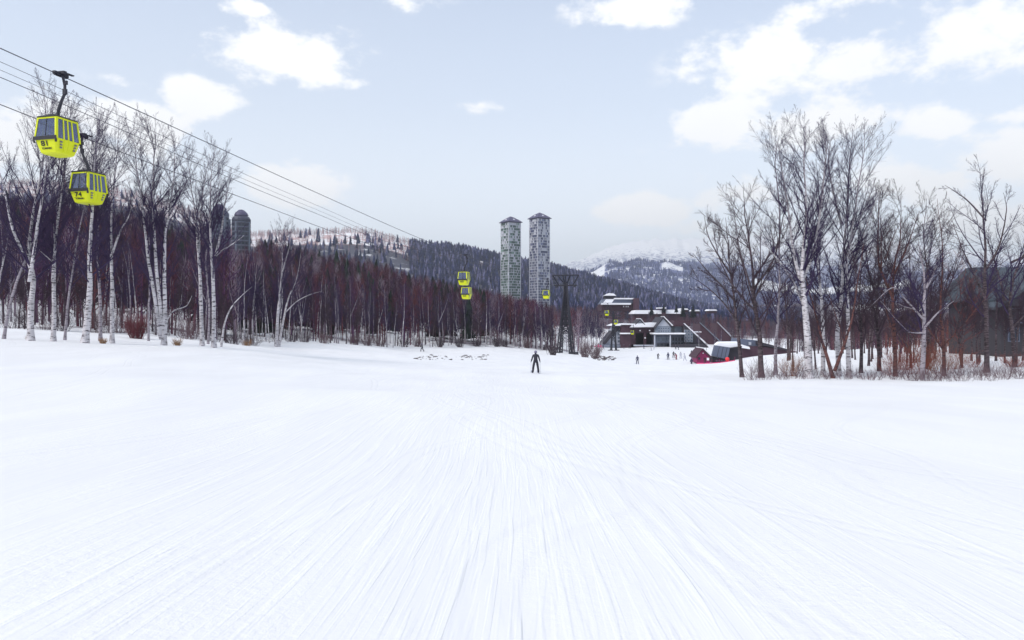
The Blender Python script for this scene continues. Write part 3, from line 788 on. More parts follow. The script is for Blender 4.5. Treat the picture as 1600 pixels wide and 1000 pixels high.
T('birch_tree', 334, 55, 112, [[(334, 539), (336, 470), (336, 400), (334, 350), (336, 290), (345, 225)], [(337, 400), (345, 360), (352, 310), (362, 260)], [(338, 398), (355, 388), (375, 375), (386, 366)]], [4.6, 2.6, 1.8], 'birch', 'birch', 'twig', 'white birch with a long low side limb, last tall one of the left row', LB)
T('birch_tree', 345, 60, 113, [[(345, 539), (350, 510), (362, 480), (380, 460), (394, 448)]], 2.2, 'birch', 'birch', 'twig', 'low white stem leaning far to the right at the end of the left row', LB, dens=1.4)
T('birch_tree', 431, 95, 114, [[(431, 543), (434, 490), (438, 450), (442, 410), (441, 380), (443, 350)], [(442, 422), (450, 400), (456, 375), (458, 350)]], [3.2, 1.6], 'birch', 'birch', 'twig', 'taller stem of the white birch pair standing clear in front of the dark wood', LB)
T('birch_tree', 435, 96, 115, [[(436, 543), (442, 500), (450, 465), (461, 440), (466, 410), (468, 390)], [(446, 488), (465, 470), (485, 460), (503, 455)]], [2.6, 1.1], 'birch', 'birch', 'twig', 'curved shorter stem of the white birch pair in front of the dark wood', LB)
# --- right group
T('bare_tree', 1160, 49, 201, [[(1160, 578), (1154, 530), (1148, 480), (1142, 430), (1136, 380), (1132, 340)], [(1146, 468), (1120, 440), (1096, 415), (1080, 395)], [(1150, 500), (1128, 470), (1100, 445), (1076, 430)], [(1143, 430), (1120, 395), (1106, 365), (1100, 335)]], [4, 2, 1.8, 1.8], 'broad', 'dark_bark', 'twig_dark', 'dark bare tree with arching limbs, leftmost of the right hand group', RB, dens=.8)
T('bare_tree', 1190, 48, 202, [[(1190, 580), (1188, 530), (1180, 470), (1176, 410), (1168, 350), (1163, 292)], [(1182, 480), (1164, 430), (1150, 385), (1142, 330)], [(1179, 450), (1205, 400), (1215, 350), (1222, 310)], [(1184, 490), (1150, 455), (1122, 400), (1112, 350)]], [5.8, 2.6, 2.2, 2], 'broad', 'dark_bark', 'twig_dark', 'dark bare tree with thick reddish brown foot, second from left in right group', RB, dens=.8)
T('birch_tree', 1212, 53, 203, [[(1212, 578), (1212, 540), (1218, 490), (1218, 430), (1218, 330), (1210, 250), (1213, 212)]], 3.6, 'birch', 'birch_dull', 'twig', 'slim grey birch between the dark reddish footed tree and the largest birch', RB)
T('birch_tree', 1264, 47, 204, [[(1264, 582), (1260, 520), (1255, 460), (1250, 410), (1253, 340), (1250, 260), (1252, 196)], [(1254, 450), (1240, 400), (1232, 340), (1220, 270), (1212, 225)], [(1253, 440), (1268, 390), (1278, 320), (1284, 250), (1282, 210)], [(1257, 480), (1240, 440), (1212, 400), (1188, 370)]], [8.2, 4, 3.6, 2.4], 'birch', 'birch', 'twig', 'largest white birch with a scarred brown foot, middle of the right hand group', RB, dens=1.0)
T('birch_tree', 1286, 49, 205, [[(1286, 584), (1284, 530), (1282, 470), (1276, 400), (1278, 330), (1286, 260), (1290, 205)]], 4.6, 'birch', 'birch', 'twig', 'white birch just right of the largest birch', RB)
T('bare_tree', 1303, 47, 206, [[(1303, 588), (1294, 560), (1286, 530), (1280, 500), (1268, 450), (1256, 400)], [(1304, 580), (1318, 540), (1330, 500), (1338, 440), (1346, 380)]], [4.2, 3.6], 'broad', 'red_bark', 'twig_dark', 'reddish brown tree forked from the ground between two white birches', RB, dens=.7)
T('birch_tree', 1311, 50, 207, [[(1311, 580), (1308, 530), (1312, 470), (1313, 400), (1316, 330), (1318, 260), (1322, 200)], [(1313, 420), (1330, 370), (1350, 320), (1362, 290)], [(1315, 350), (1300, 300), (1292, 250), (1296, 215)]], [5.2, 2.6, 2.4], 'birch', 'birch', 'twig', 'tall white birch, left one of the close pair right of the largest birch', RB, dens=.9)
T('birch_tree', 1327, 49, 208, [[(1327, 582), (1325, 530), (1324, 480), (1322, 420), (1334, 330), (1344, 260), (1350, 208)], [(1323, 440), (1345, 390), (1362, 340), (1374, 300)]], [5, 2.4], 'birch', 'birch', 'twig', 'tall white birch, right one of the close pair right of the largest birch', RB, dens=.9)
T('bare_tree', 1240, 60, 209, [[(1240, 562), (1238, 530), (1230, 490), (1232, 440)]], 1.6, 'broad', 'dark_bark', 'twig_dark', 'short dark sapling left of the largest birch', RB, dens=.8)
T('bare_tree', 1275, 62, 218, [[(1275, 566), (1271, 530), (1274, 480), (1270, 420)]], 1.8, 'broad', 'dark_bark', 'twig_dark', 'short dark sapling between the largest birch and its right neighbour', RB, dens=.8)
T('bare_tree', 1232, 85, 219, [[(1231, 548), (1231, 500), (1229, 460), (1232, 420)]], 2.8, 'broad', 'dark_bark', 'twig_dark', 'straight dark tree standing farther back, left behind the largest birch', RB, dens=.8)
T('bare_tree', 1345, 53, 210, [[(1345, 582), (1345, 530), (1340, 480), (1344, 420), (1352, 350)]], 3.8, 'broad', 'dark_bark', 'twig_dark', 'brown bare tree right behind the close pair of white birches', RB, dens=.9)
T('bare_tree', 1374, 55, 211, [[(1374, 581), (1373, 530), (1370, 480), (1378, 400), (1376, 310)], [(1372, 470), (1356, 420), (1350, 370)]], [4.2, 2], 'broad', 'dark_bark', 'twig_dark', 'dark bare tree between the white birch pair and the tree with the reddish trunk', RB)
T('bare_tree', 1399, 50, 212, [[(1399, 592), (1398, 540), (1394, 480), (1398, 420), (1410, 360), (1412, 300)], [(1396, 470), (1376, 400), (1378, 340), (1384, 290)], [(1397, 430), (1420, 380), (1436, 330)]], [4.6, 2.4, 2], 'broad', 'red_bark', 'twig_dark', 'bare tree with a reddish trunk and a high dark crown, right of the birches', RB)
T('bare_tree', 1440, 46, 213, [[(1438, 590), (1444, 540), (1446, 480), (1447, 440), (1440, 400), (1436, 372)], [(1447, 450), (1458, 420), (1462, 390)], [(1444, 500), (1420, 470), (1400, 450), (1366, 478)], [(1446, 510), (1470, 485), (1492, 470)], [(1442, 520), (1424, 520), (1400, 500), (1374, 470)]], [5.4, 2.6, 2, 2, 1.8], 'broad', 'birch_dull', 'twig', 'pale grey spreading tree with wide low limbs in front of the red twigs', RB, dens=.9)
T('bare_tree', 1447, 58, 214, [[(1447, 580), (1450, 520), (1448, 440), (1440, 370), (1443, 310)]], 3.2, 'broad', 'dark_bark', 'twig_dark', 'dark high crowned tree directly behind the pale grey spreading tree', RB)
T('bare_tree', 1475, 49, 215, [[(1475, 588), (1474, 540), (1468, 480), (1472, 400), (1460, 310)]], 4, 'broad', 'red_bark', 'twig_dark', 'reddish trunked tree just right of the pale grey spreading tree', RB)
T('bare_tree', 1542, 50, 216, [[(1542, 586), (1542, 520), (1541, 450), (1543, 380), (1540, 320), (1545, 262)], [(1541, 470), (1524, 430), (1506, 390), (1490, 345)], [(1542, 420), (1556, 380), (1564, 330), (1560, 300)], [(1541, 345), (1520, 315), (1500, 300), (1484, 290)]], [5.4, 2.6, 2.2, 1.6], 'broad', 'dark_bark', 'twig', 'dark tall open tree with few upright limbs, in front of the house', RB, dens=.7, fine=.8)
T('bare_tree', 1586, 56, 217, [[(1586, 575), (1578, 520), (1570, 460), (1580, 410), (1596, 370), (1602, 310)], [(1572, 470), (1560, 420), (1548, 380), (1530, 350)], [(1580, 410), (1606, 390), (1640, 350)]], [4.4, 2.4, 2.4], 'broad', 'dark_bark', 'twig', 'dark leaning tree bent to the right beside the house', RB, dens=.7)
T('bare_tree', 1423, 60, 220, [[(1423, 580), (1424, 520), (1428, 440), (1426, 350)]], 2.6, 'broad', 'dark_bark', 'twig_dark', 'thin dark tree between the reddish trunk and the pale grey spreading tree', RB)
T('bare_tree', 1503, 60, 221, [[(1503, 578), (1500, 530), (1506, 460), (1500, 400)]], 2.4, 'broad', 'dark_bark', 'twig_red', 'thin reddish tree left of the tall open tree before the house', RB)
T('bare_tree', 1357, 66, 222, [[(1357, 572), (1358, 520), (1362, 440), (1366, 350)]], 2.6, 'broad', 'dark_bark', 'twig_dark', 'thin dark tree farther back right of the white birch pair', RB)

# --- repeats in the wood: prototypes copied
def proto(seed, H, r, kind, bark, twig, lean=.5, fork=False, dens=1, fine=1):
    g = np.random.default_rng(seed)
    a = g.normal(size=2)*lean
    st = [([(0, 0, -.3), (a[0]*.2, a[1]*.2, H*.3), (a[0]*.5+g.normal()*.15, a[1]*.5, H*.6), (a[0], a[1], H)], r)]
    if fork:
        z = H*(.25+.2*g.random()); b = g.normal(size=2)*1.2
        st.append(([(a[0]*.25, a[1]*.25, z), (a[0]*.4+b[0]*.5, a[1]*.4+b[1]*.5, z+H*.25), (a[0]+b[0], a[1]+b[1], H*.93)], r*.65))
    t, c = make_tree_meshes(seed, st, H, kind, dens, fine)
    t.materials.append(M[bark]); c.materials.append(M[twig])
    return t, c
def place(pr, name, x, y, s, rz, label, group, cat='tree'):
    o = empty(name, (x, y, gz(x, y)), rz, (s, s, s))
    a = bpy.data.objects.new('trunk', pr[0]); a.parent = o; COL.objects.link(a)
    b = bpy.data.objects.new('crown', pr[1]); b.parent = o; COL.objects.link(b)
    tag(o, label, cat, group)
    return o
PB = [proto(300+i, 13, .13, 'slim', 'birch' if i < 4 else 'birch_dull', 'twig', .7, i % 2 == 0, 1.1) for i in range(7)]
PD = [proto(320+i, 12, .13, 'slim', 'dark_bark', 'twig_dark', .6, i % 2 == 0, 1.3) for i in range(5)]
g = np.random.default_rng(5)
# behind the left row: slim birches and dark trees at about 60-90 m
for k in range(44):
    u = -15+400*(k+g.random())/44; y = float(edge_y(u))+g.random()*26+0; x = (u-800)/F*y
    if g.random() < .5:
        place(PB[g.integers(7)], 'birch_tree', x, y, .56+.26*g.random(), g.random()*6.28, 'slim pale birch in the shade behind the front row at the left edge', 'slim birches behind the left row')
    else:
        place(PD[g.integers(5)], 'bare_tree', x, y, .5+.22*g.random(), g.random()*6.28, 'dark slim bare tree in the shade behind the front row at the left edge', 'dark trees behind the left row')
# edge of the wood from the white pair to the lift tower
for k in range(112):
    u = 372+498*(k+g.random())/112; y = float(edge_y(u))+(g.random()**1.6)*30; x = (u-800)/F*y
    s = (.75+.35*g.random())*np.interp(u, [372, 640, 880], [.82, .95, .98])
    if g.random() < .62:
        place(PB[g.integers(7)], 'birch_tree', x, y, s, g.random()*6.28, 'slender pale birch on the wood edge between the white birch pair and pylon', 'pale birches along the wood edge')
    else:
        place(PD[g.integers(5)], 'bare_tree', x, y, s*.9, g.random()*6.28, 'slender dark bare tree on the wood edge between the birch pair and pylon', 'dark trees along the wood edge')
# pale trunks right of the pylon, before the lodge
for k in range(26):
    u = 896+44*(k+g.random())/26; y = 255+g.random()*60; x = (u-800)/F*y
    place(PB[g.integers(7)], 'birch_tree', x, y, .95+.3*g.random(), g.random()*6.28, 'pale birch in the stand between the lift pylon and the lodge', 'birches between the pylon and the lodge')
# trees screening the house
for k, (u, y, sc_) in enumerate([(1530, 66, .75), (1556, 70, .85), (1570, 62, .62), (1598, 68, .8), (1518, 72, .8), (1612, 63, .6)]):
    place(PD[k % 5], 'bare_tree', (u-800)/F*y, y, sc_, k*1.3, 'slim leafless tree directly in front of the dark house', 'slim trees before the dark house')
# trees before the lodge sheds
for k, (u, y, s) in enumerate([(1092, 300, .62), (1104, 285, .5), (1117, 262, .62), (1126, 300, .7), (1140, 290, .75), (1150, 270, .6), (1163, 280, .8), (1176, 300, .8), (1072, 318, .4)]):
    place(PB[k % 7] if k % 3 == 0 or u == 1117 else PD[k % 5], 'bare_tree', (u-800)/F*y, y, s, k*1.1, 'leafless tree standing in front of the dark sloping shed roofs', 'leafless trees before the dark sheds')
# trees behind the right group
for k in range(46):
    u = 1225+420*(k+g.random())/46; y = 66+g.random()*44
    if u < 1330: y += 20
    if 1480 < u:
        if g.random() < .65: continue
        y = 56+g.random()*12
    x = (u-800)/F*y
    place(PD[g.integers(5)], 'bare_tree', x, y, .55+.3*g.random(), g.random()*6.28, 'dark slim bare tree in the thicket behind the right hand birches', 'dark trees behind the right hand group')

# --- shrubs
def shrub_mesh(seed, n, h, spread, r=.008, twigs=5):
    g = np.random.default_rng(seed)
    a = g.random(n)*6.28; rr = g.random(n)*spread*.35; b = a+g.normal(size=n)*.5
    K = 5; s = np.linspace(0, 1, K)[None, :, None]
    p0 = np.stack([np.cos(a)*rr, np.sin(a)*rr, -np.full(n, .1)], -1); hh = h*(.45+.6*g.random(n))
    p1 = np.stack([np.cos(b)*(rr+spread*.6*g.random(n)), np.sin(b)*(rr+spread*.6*g.random(n)), hh], -1)
    Pt = p0[:, None]*(1-s)+p1[:, None]*s; Pt[:, 1:-1] += g.normal(size=(n, K-2, 3))*h*.03
    R = np.full((n, K), r)*np.linspace(1.2, .5, K)
    ls = [tubes(Pt, R, 4)]
    P2, R2 = grow(g, Pt, R, twigs, .25, .95, .38, (20, 45), 4, .2, .1, .8, None, r*.35)
    ls.append(tubes(P2, R2, 3))
    V, Fq = join(ls)
    return np_mesh('shrub', V, Fq)
M['stem'] = mat('bare_stem', (.14, .09, .105), .9, .3, 3)
M['stem_red'] = mat('red_stem', (.26, .07, .05), .9, .3, 3)
M['stem_wine'] = mat('wine_stem', (.13, .03, .04), .9, .3, 3)
M['stem_rust'] = mat('rust_stem', (.24, .10, .055), .9, .3, 3)
M['stem_dark'] = mat('dark_stem', (.07, .05, .065), .9, .3, 3)
def shrubs(spec):
    for (u, y, h, sp, n, r, m, label, grp) in spec:
        me = shrub_mesh(int(u*7+y), n, h, sp, r); me.materials.append(M[m])
        o = bpy.data.objects.new('shrub', me); COL.objects.link(o); o.location = at(u, y)
        tag(o, label, 'shrub', grp)
sp = []
g = np.random.default_rng(17)
for k in range(44):   # leafless weeds along the right snow edge
    u = 1165+445*(k+g.random()*.8)/44; y = 43.5+g.random()*5.5
    sp.append((u, y, .45+.6*g.random(), 1.0, 13, .008, 'stem', 'knee high leafless stems poking out of the snow before the right hand trees', 'leafless weeds at the right snow edge'))
for k in range(14):   # nearer weeds low at the right
    u = 1425+190*(k+g.random()*.8)/14; y = 39.5+g.random()*5
    sp.append((u, y, .5+.45*g.random(), .8, 14, .006, 'stem', 'short sparse weed stems on open snow at the lower right snow edge', 'nearer weeds at the right'))
for i, (u, y, h, s_) in enumerate([(1236, 50, 1.5, 1.5), (1395, 51, 1.9, 1.5), (1430, 52, 2.4, 2.2), (1468, 52, 2.3, 2.2), (1490, 56, 2.2, 2.4), (1412, 57, 2.4, 2.2), (1450, 58, 2.8, 2.6), (1524, 58, 1.3, 1.6), (1583, 56, 1.0, 1.3)]):
    lab = ['low red twigged bush left of the largest birch', 'red twigged bush at the foot of the reddish trunk', 'red twigged bush at the foot of the pale grey spreading tree', 'red twigged bush right of the pale grey spreading tree', 'rusty bush between the spreading tree and the tall open tree', 'rusty bush behind the reddish trunked tree', 'highest rusty bush behind the pale grey spreading tree', 'rusty bush behind the foot of the tall open tree', 'low rusty bush under the leaning tree by the house'][i]
    sp.append((u, y, h*(.75 if i % 2 else .95), s_*1.15, (70, 48, 80)[i % 3], .007, 'stem_red' if i % 3 else 'stem_rust', lab, 'red twigged bushes among the right hand trees'))
sp += [(214, 64, 2.0, 1.5, 130, .012, 'stem_wine', 'dense dark red bush inside the left wood', None),
       (930, 172, 3.2, 2.6, 60, .03, 'stem', 'pale leafless bush right of the lift pylon', 'bushes beside the lift pylon'),
       (914, 176, 3.6, 2.6, 60, .03, 'stem', 'pale leafless bush touching the right foot of the lift pylon', 'bushes beside the lift pylon'),
       (862, 168, 3.0, 2.6, 60, .03, 'stem_dark', 'dark leafless bush left of the lift pylon', 'bushes beside the lift pylon'),
       (1180, 60, 1.2, 1.2, 26, .008, 'stem', 'sparse leafless bush between the two dark trees at the right', None)]
for k in range(30):   # undergrowth along the left wood edge
    u = 10+860*(k+g.random())/30; y = float(edge_y(u))-1+g.random()*4
    sp.append((u, y, 1.6+1.2*g.random(), 2.2, 40, .014*y/80, 'stem_dark' if g.random() < .6 else 'stem', 'leafless undergrowth bush at the snow edge of the left wood', 'undergrowth bushes along the left wood'))
shrubs(sp)
def grass_tuft(u, y, h, label):
    me = shrub_mesh(int(u)+3, 70, h, h*1.2, .008, 2); me.materials.append(M['grass'])
    o = bpy.data.objects.new('grass_tuft', me); COL.objects.link(o); o.location = at(u, y)
    tag(o, label, 'dry grass')
grass_tuft(161, 46, .35, 'small tuft of tan grass at the foot of the slim birch')
grass_tuft(277, 50, .45, 'tan grass tuft right of the three stemmed birch clump')
grass_tuft(386, 78, .7, 'orange tan grass tuft at the wood edge left of the birch pair')
grass_tuft(46, 44.5, .25, 'tan grass at the foot of the forked birch')
# ------------------------------------------------------------------ cable cars and their line
def XA(y): return -33.03+.2586*y+max(0, y-290)*.06
def XB(y): return -37.9+.26*y+max(0, y-290)*.06
TW_Y = 190.0; TW_X = 13.8
def poly_interp(knots):
    ks = np.array([k[0] for k in knots], float); zs = np.array([k[1] for k in knots], float)[:, None]
    return lambda y: float(pchip(ks, zs, np.array([float(y)]))[0, 0])
ZA = poly_interp([(-60, 21), (34.7, 14.37), (38, 14.17), (62, 12.55), (89, 11.0), (102.6, 10.55), (140, 10.1), (190, 10.5), (255, 7.2), (281, 4.0), (290, 3.4), (318, .2), (348, -3.6)])
ZB = poly_interp([(-60, 20), (39.8, 13.2), (45, 12.75), (62.5, 11.5), (76.7, 10.55), (116, 9.0), (150, 9.2), (190, 10.5), (255, 7.2), (281, 4.0), (290, 3.4), (318, .2), (348, -3.6)])
ZC = poly_interp([(-60, 19.5), (37.1, 14.45), (58.4, 12.6), (67, 12.0), (85, 10.9), (130, 11.0), (190, 12.9), (240, 9.2), (290, 5.0)])
def cable(label, fx, fz, r, y0=-55, y1=346):
    ys = [y0+(y1-y0)*k/220 for k in range(221)]
    mb = MB(); mb.tube([(fx(y), y, fz(y)) for y in ys], r, 5)
    o = mb.build('cable', M['cable']); tag(o, label, 'cable', 'ropes of the cable car line'); return o
cable('topmost dark rope, the one carrying the cabin numbered 81', XA, ZA, .026)
cable('lowest dark rope, the one carrying the cabin numbered 74', XB, ZB, .026)
cable('upper one of the three thin wires between the two carrying ropes', lambda y: XA(y)-2.0, ZC, .014, y1=290)
cable('middle one of the three thin wires between the two carrying ropes', lambda y: XA(y)-2.3, lambda y: ZC(y)-.28, .012, y1=290)
cable('lower, slightly thicker one of the three wires between the two carrying ropes', lambda y: XA(y)-2.6, lambda y: ZC(y)-.52, .020, y1=290)

M['num'] = mat('black_lettering', (.015, .015, .02), .6, .1, 4)
M['seat'] = mat('cabin_seat', (.05, .05, .07), .7, .1, 4)
ZL, ZM, ZT = -4.12, -3.38, -2.32
def hxy(z):
    if z < ZM: t = (z-ZL)/(ZM-ZL); t = t**.8; return .50+.19*t, .54+.22*t
    t = (z-ZM)/(ZT-ZM); return .69-.09*t, .76-.10*t
def rrect(hx, hy, z, r=.14, n=4):
    out = []
    for cx, cy, a0 in ((hx-r, hy-r, 0), (-hx+r, hy-r, 90), (-hx+r, -hy+r, 180), (hx-r, -hy+r, 270)):
        for k in range(n+1):
            a = rad(a0+90*k/n); out.append((cx+r*math.cos(a), cy+r*math.sin(a), z))
    return out
def face_pt(face, t, z, off):
    hx, hy = hxy(z)
    if face == '+x': return (hx+off, t*hy, z)
    if face == '-x': return (-hx-off, t*hy, z)
    if face == '-y': return (t*hx, -hy-off, z)
    return (t*hx, hy+off, z)
def panel(mb, face, t0, t1, z0, z1, off=.0, th=.03, t0b=None, t1b=None, mi=0):
    t0b = t0 if t0b is None else t0b; t1b = t1 if t1b is None else t1b
    o = [face_pt(face, t0, z0, off+th), face_pt(face, t1, z0, off+th), face_pt(face, t1b, z1, off+th), face_pt(face, t0b, z1, off+th)]
    i = [face_pt(face, t0, z0, off), face_pt(face, t1, z0, off), face_pt(face, t1b, z1, off), face_pt(face, t0b, z1, off)]
    mb.hexa(i, o, mi)
def text_mesh(txt, size, ext=.004):
    c = bpy.data.curves.new('num', 'FONT'); c.body = txt; c.size = size; c.extrude = ext; c.align_x = 'CENTER'; c.align_y = 'CENTER'; c.offset = size*.018
    o = bpy.data.objects.new('tmp', c); COL.objects.link(o)
    dg = bpy.context.evaluated_depsgraph_get(); me = bpy.data.meshes.new_from_object(o.evaluated_get(dg))
    bpy.data.objects.remove(o); return me

def cabin_parts(side):
    """meshes of one cabin; side = +1/-1 bends the arm; origin is the grip on the rope"""
    bx = -.18 if side > 0 else .52       # body centre relative to the rope
    parts = []
    def add(name, mb, m, parent=None, smooth=False):
        me = mb.mesh(name); me.transform(Matrix.Translation((bx, 0, 0)) if parent != 'arm' else Matrix())
        me.materials.append(M[m])
        if smooth: me.polygons.foreach_set('use_smooth', [True]*len(me.polygons))
        parts.append([name, me, None if parent == 'arm' else parent])
        return len(parts)-1
    b = MB()
    rings = [rrect(hxy(ZL)[0]-.08, hxy(ZL)[1]-.08, ZL-.0, .10)]+[rrect(*hxy(z), z, .13) for z in np.linspace(ZL+.06, ZM, 6)]
    b.ring_loft(rings)
    body = add('cabin_body', b, 'yellow')
    f = MB()
    for fc in ('+x', '-x'):
        for t in (-.93, -.38, .0, .38, .93):
            w = .055 if abs(t) < .9 else .07
            panel(f, fc, t-w, t+w, ZM-.02, ZT+.02, -.03, .045)
        panel(f, fc, -1, 1, ZT-.06, ZT+.04, -.03, .05)
    for fc in ('-y', '+y'):
        panel(f, fc, -1.0, -.88, ZM, ZT, -.03, .045, -1.0, -.84); panel(f, fc, .88, 1.0, ZM, ZT, -.03, .045, .84, 1.0)
        panel(f, fc, -1, 1, ZT-.05, ZT+.04, -.03, .05)
    add('window_frame', f, 'yellow')
    for fc in ('+x', '-x'):
        for a, c in ((-.86, -.44), (-.33, -.05), (.05, .33), (.44, .86)):
            g_ = MB(); panel(g_, fc, a, c, ZM+.02, ZT-.06, -.015, .012); w_ = add('window', g_, 'glass')
    for fc in ('-y', '+y'):
        g_ = MB(); panel(g_, fc, -.88, .88, ZM+.1, ZT-.05, -.015, .012, -.84, .84); w_ = add('window', g_, 'glass')
        d_ = MB(); panel(d_, fc, -.02, .02, ZM+.1, ZT-.05, .0, .015); add('window_bar', d_, 'black', w_)
        k_ = MB(); panel(k_, fc, -1.08, 1.08, ZM-.08, ZM+.10, .02, .05, -1.03, 1.03)
        for sx in (-1, 1):
            panel(k_, fc, sx*1.03-.07, sx*1.03+.07, ZM-.22, ZM-.08, .02, .05)
        add('bumper_band', k_, 'black')
    for fc in ('+x', '-x'):
        for s in (-1, 1):
            d = MB(); a, c = (.012, .355) if s > 0 else (-.355, -.012)
            panel(d, fc, a, c, ZL+.12, ZM-.02, .002, .02)
            di = add('door', d, 'yellow')
            v = MB()
            for q in range(3): panel(v, fc, s*.62-.10, s*.62+.10, ZM-.12-q*.14-.08, ZM-.12-q*.14, .01, .025)
            add('ski_rack', v, 'steel')
    r = MB()
    r.ring_loft([rrect(.64, .71, ZT+.03, .12), rrect(.66, .74, ZT+.06, .14), rrect(.60, .68, ZT+.11, .14), rrect(.4, .4, ZT+.15, .14)])
    r.box(-.25, .25, -.5, -.28, ZT+.12, ZT+.21); r.box(-.25, .25, .28, .5, ZT+.12, ZT+.21)
    add('roof', r, 'black')
    s_ = MB()
    for sy in (-1, 1): s_.box(-.46, .46, sy*.46-.12, sy*.46+.12, ZL+.36, ZL+.44); s_.box(-.46, .46, sy*.58-.03, sy*.58+.03, ZL+.42, ZL+.8)
    add('seat', s_, 'seat')
    a = MB()
    if side > 0: pts = [(bx, 0, -2.2), (bx+.04, 0, -1.8), (bx+.22, 0, -1.35), (.26, 0, -.95), (.27, 0, -.55), (.16, 0, -.15), (.05, 0, .08)]
    else: pts = [(bx, 0, -2.2), (bx-.08, 0, -1.8), (bx-.34, 0, -1.3), (.03, 0, -.95), (-.02, 0, -.5), (.02, 0, -.15), (.02, 0, .08)]
    a.tube(pts, [.09, .085, .075, .07, .07, .065, .06], 8)
    a.box(pts[3][0]-.08, pts[3][0]+.1, -.07, .07, -1.0, -.72); a.box(pts[4][0]-.07, pts[4][0]+.14, -.05, .05, -.5, -.3)
    add('hanger_arm', a, 'steel_dark', 'arm')
    gr = MB(); gr.box(-.09, .09, -.42, .42, .0, .13); gr.box(-.05, .30, -.10, .10, .05, .2); gr.box(-.13, -.09, -.2, .2, -.05, .15)
    for sy in (-.34, .34): gr.tube([(-.05, sy, .02), (.05, sy, .02)], .1, 12)
    gr.box(.2, .36, .1, .5, .08, .13)
    add('grip', gr, 'steel_dark', 'arm')
    return parts, bx
CP = {1: cabin_parts(1), -1: cabin_parts(-1)}
def cabin(line, y, number, label, logo=True):
    fx, fz, side = (XA, ZA, 1) if line == 'A' else (XB, ZB, -1)
    root = empty('cable_cabin', (fx(y), y, fz(y)), -math.atan(.259)+.0)
    parts, bx = CP[side]
    made = []
    for name, me, par in parts:
        o = bpy.data.objects.new(name, me); COL.objects.link(o)
        o.parent = root if par is None else made[par]; made.append(o)
    def lettering(txt, size, t, zc, extra=1.0):
        me = text_mesh(txt, size); hx, hy = hxy(zc); h2 = hxy(zc+.1)[1]
        up = Vector((0, -(h2-hy), .1)).normalized(); right = Vector((1, 0, 0)); nrm_ = right.cross(up)
        R = Matrix((right*extra, up, nrm_)).transposed().to_4x4()
        me.transform(Matrix.Translation((bx+t, -hy-.022, zc)) @ R); me.materials.append(M['num'])
        o = bpy.data.objects.new('number' if txt.isdigit() else 'logo', me); COL.objects.link(o); o.parent = root
    if number: lettering(number, .36, -.06, ZM-.27, 1.4)
    if logo: lettering('TOMAMU', .13, .0, ZM-.50, 1.1)
    tag(root, label, 'cable car', 'yellow cabins on the cable car line')
cabin('A', 38, '81', 'yellow cable cabin numbered 81, the biggest and highest in the sky')
cabin('B', 45, '74', 'yellow cable cabin numbered 74, hanging in front of the thick birch')
cabin('A', 102.6, '60', 'upper one of two distant yellow cabins before the blue ridge', False)
cabin('B', 116.3, '63', 'lower one of two distant yellow cabins before the blue ridge', False)
cabin('A', 156.5, None, 'small distant yellow cabin below the right hand tall tower', False)
cabin('A', 255, None, 'tiny yellow cabin right of the lift pylon, above the birches', False)
cabin('A', 281, None, 'tiny yellow cabin just above the left end of the lodge roof', False)
cabin('A', 325, None, 'tiny yellow cabin arriving in front of the maroon lodge wall', False)

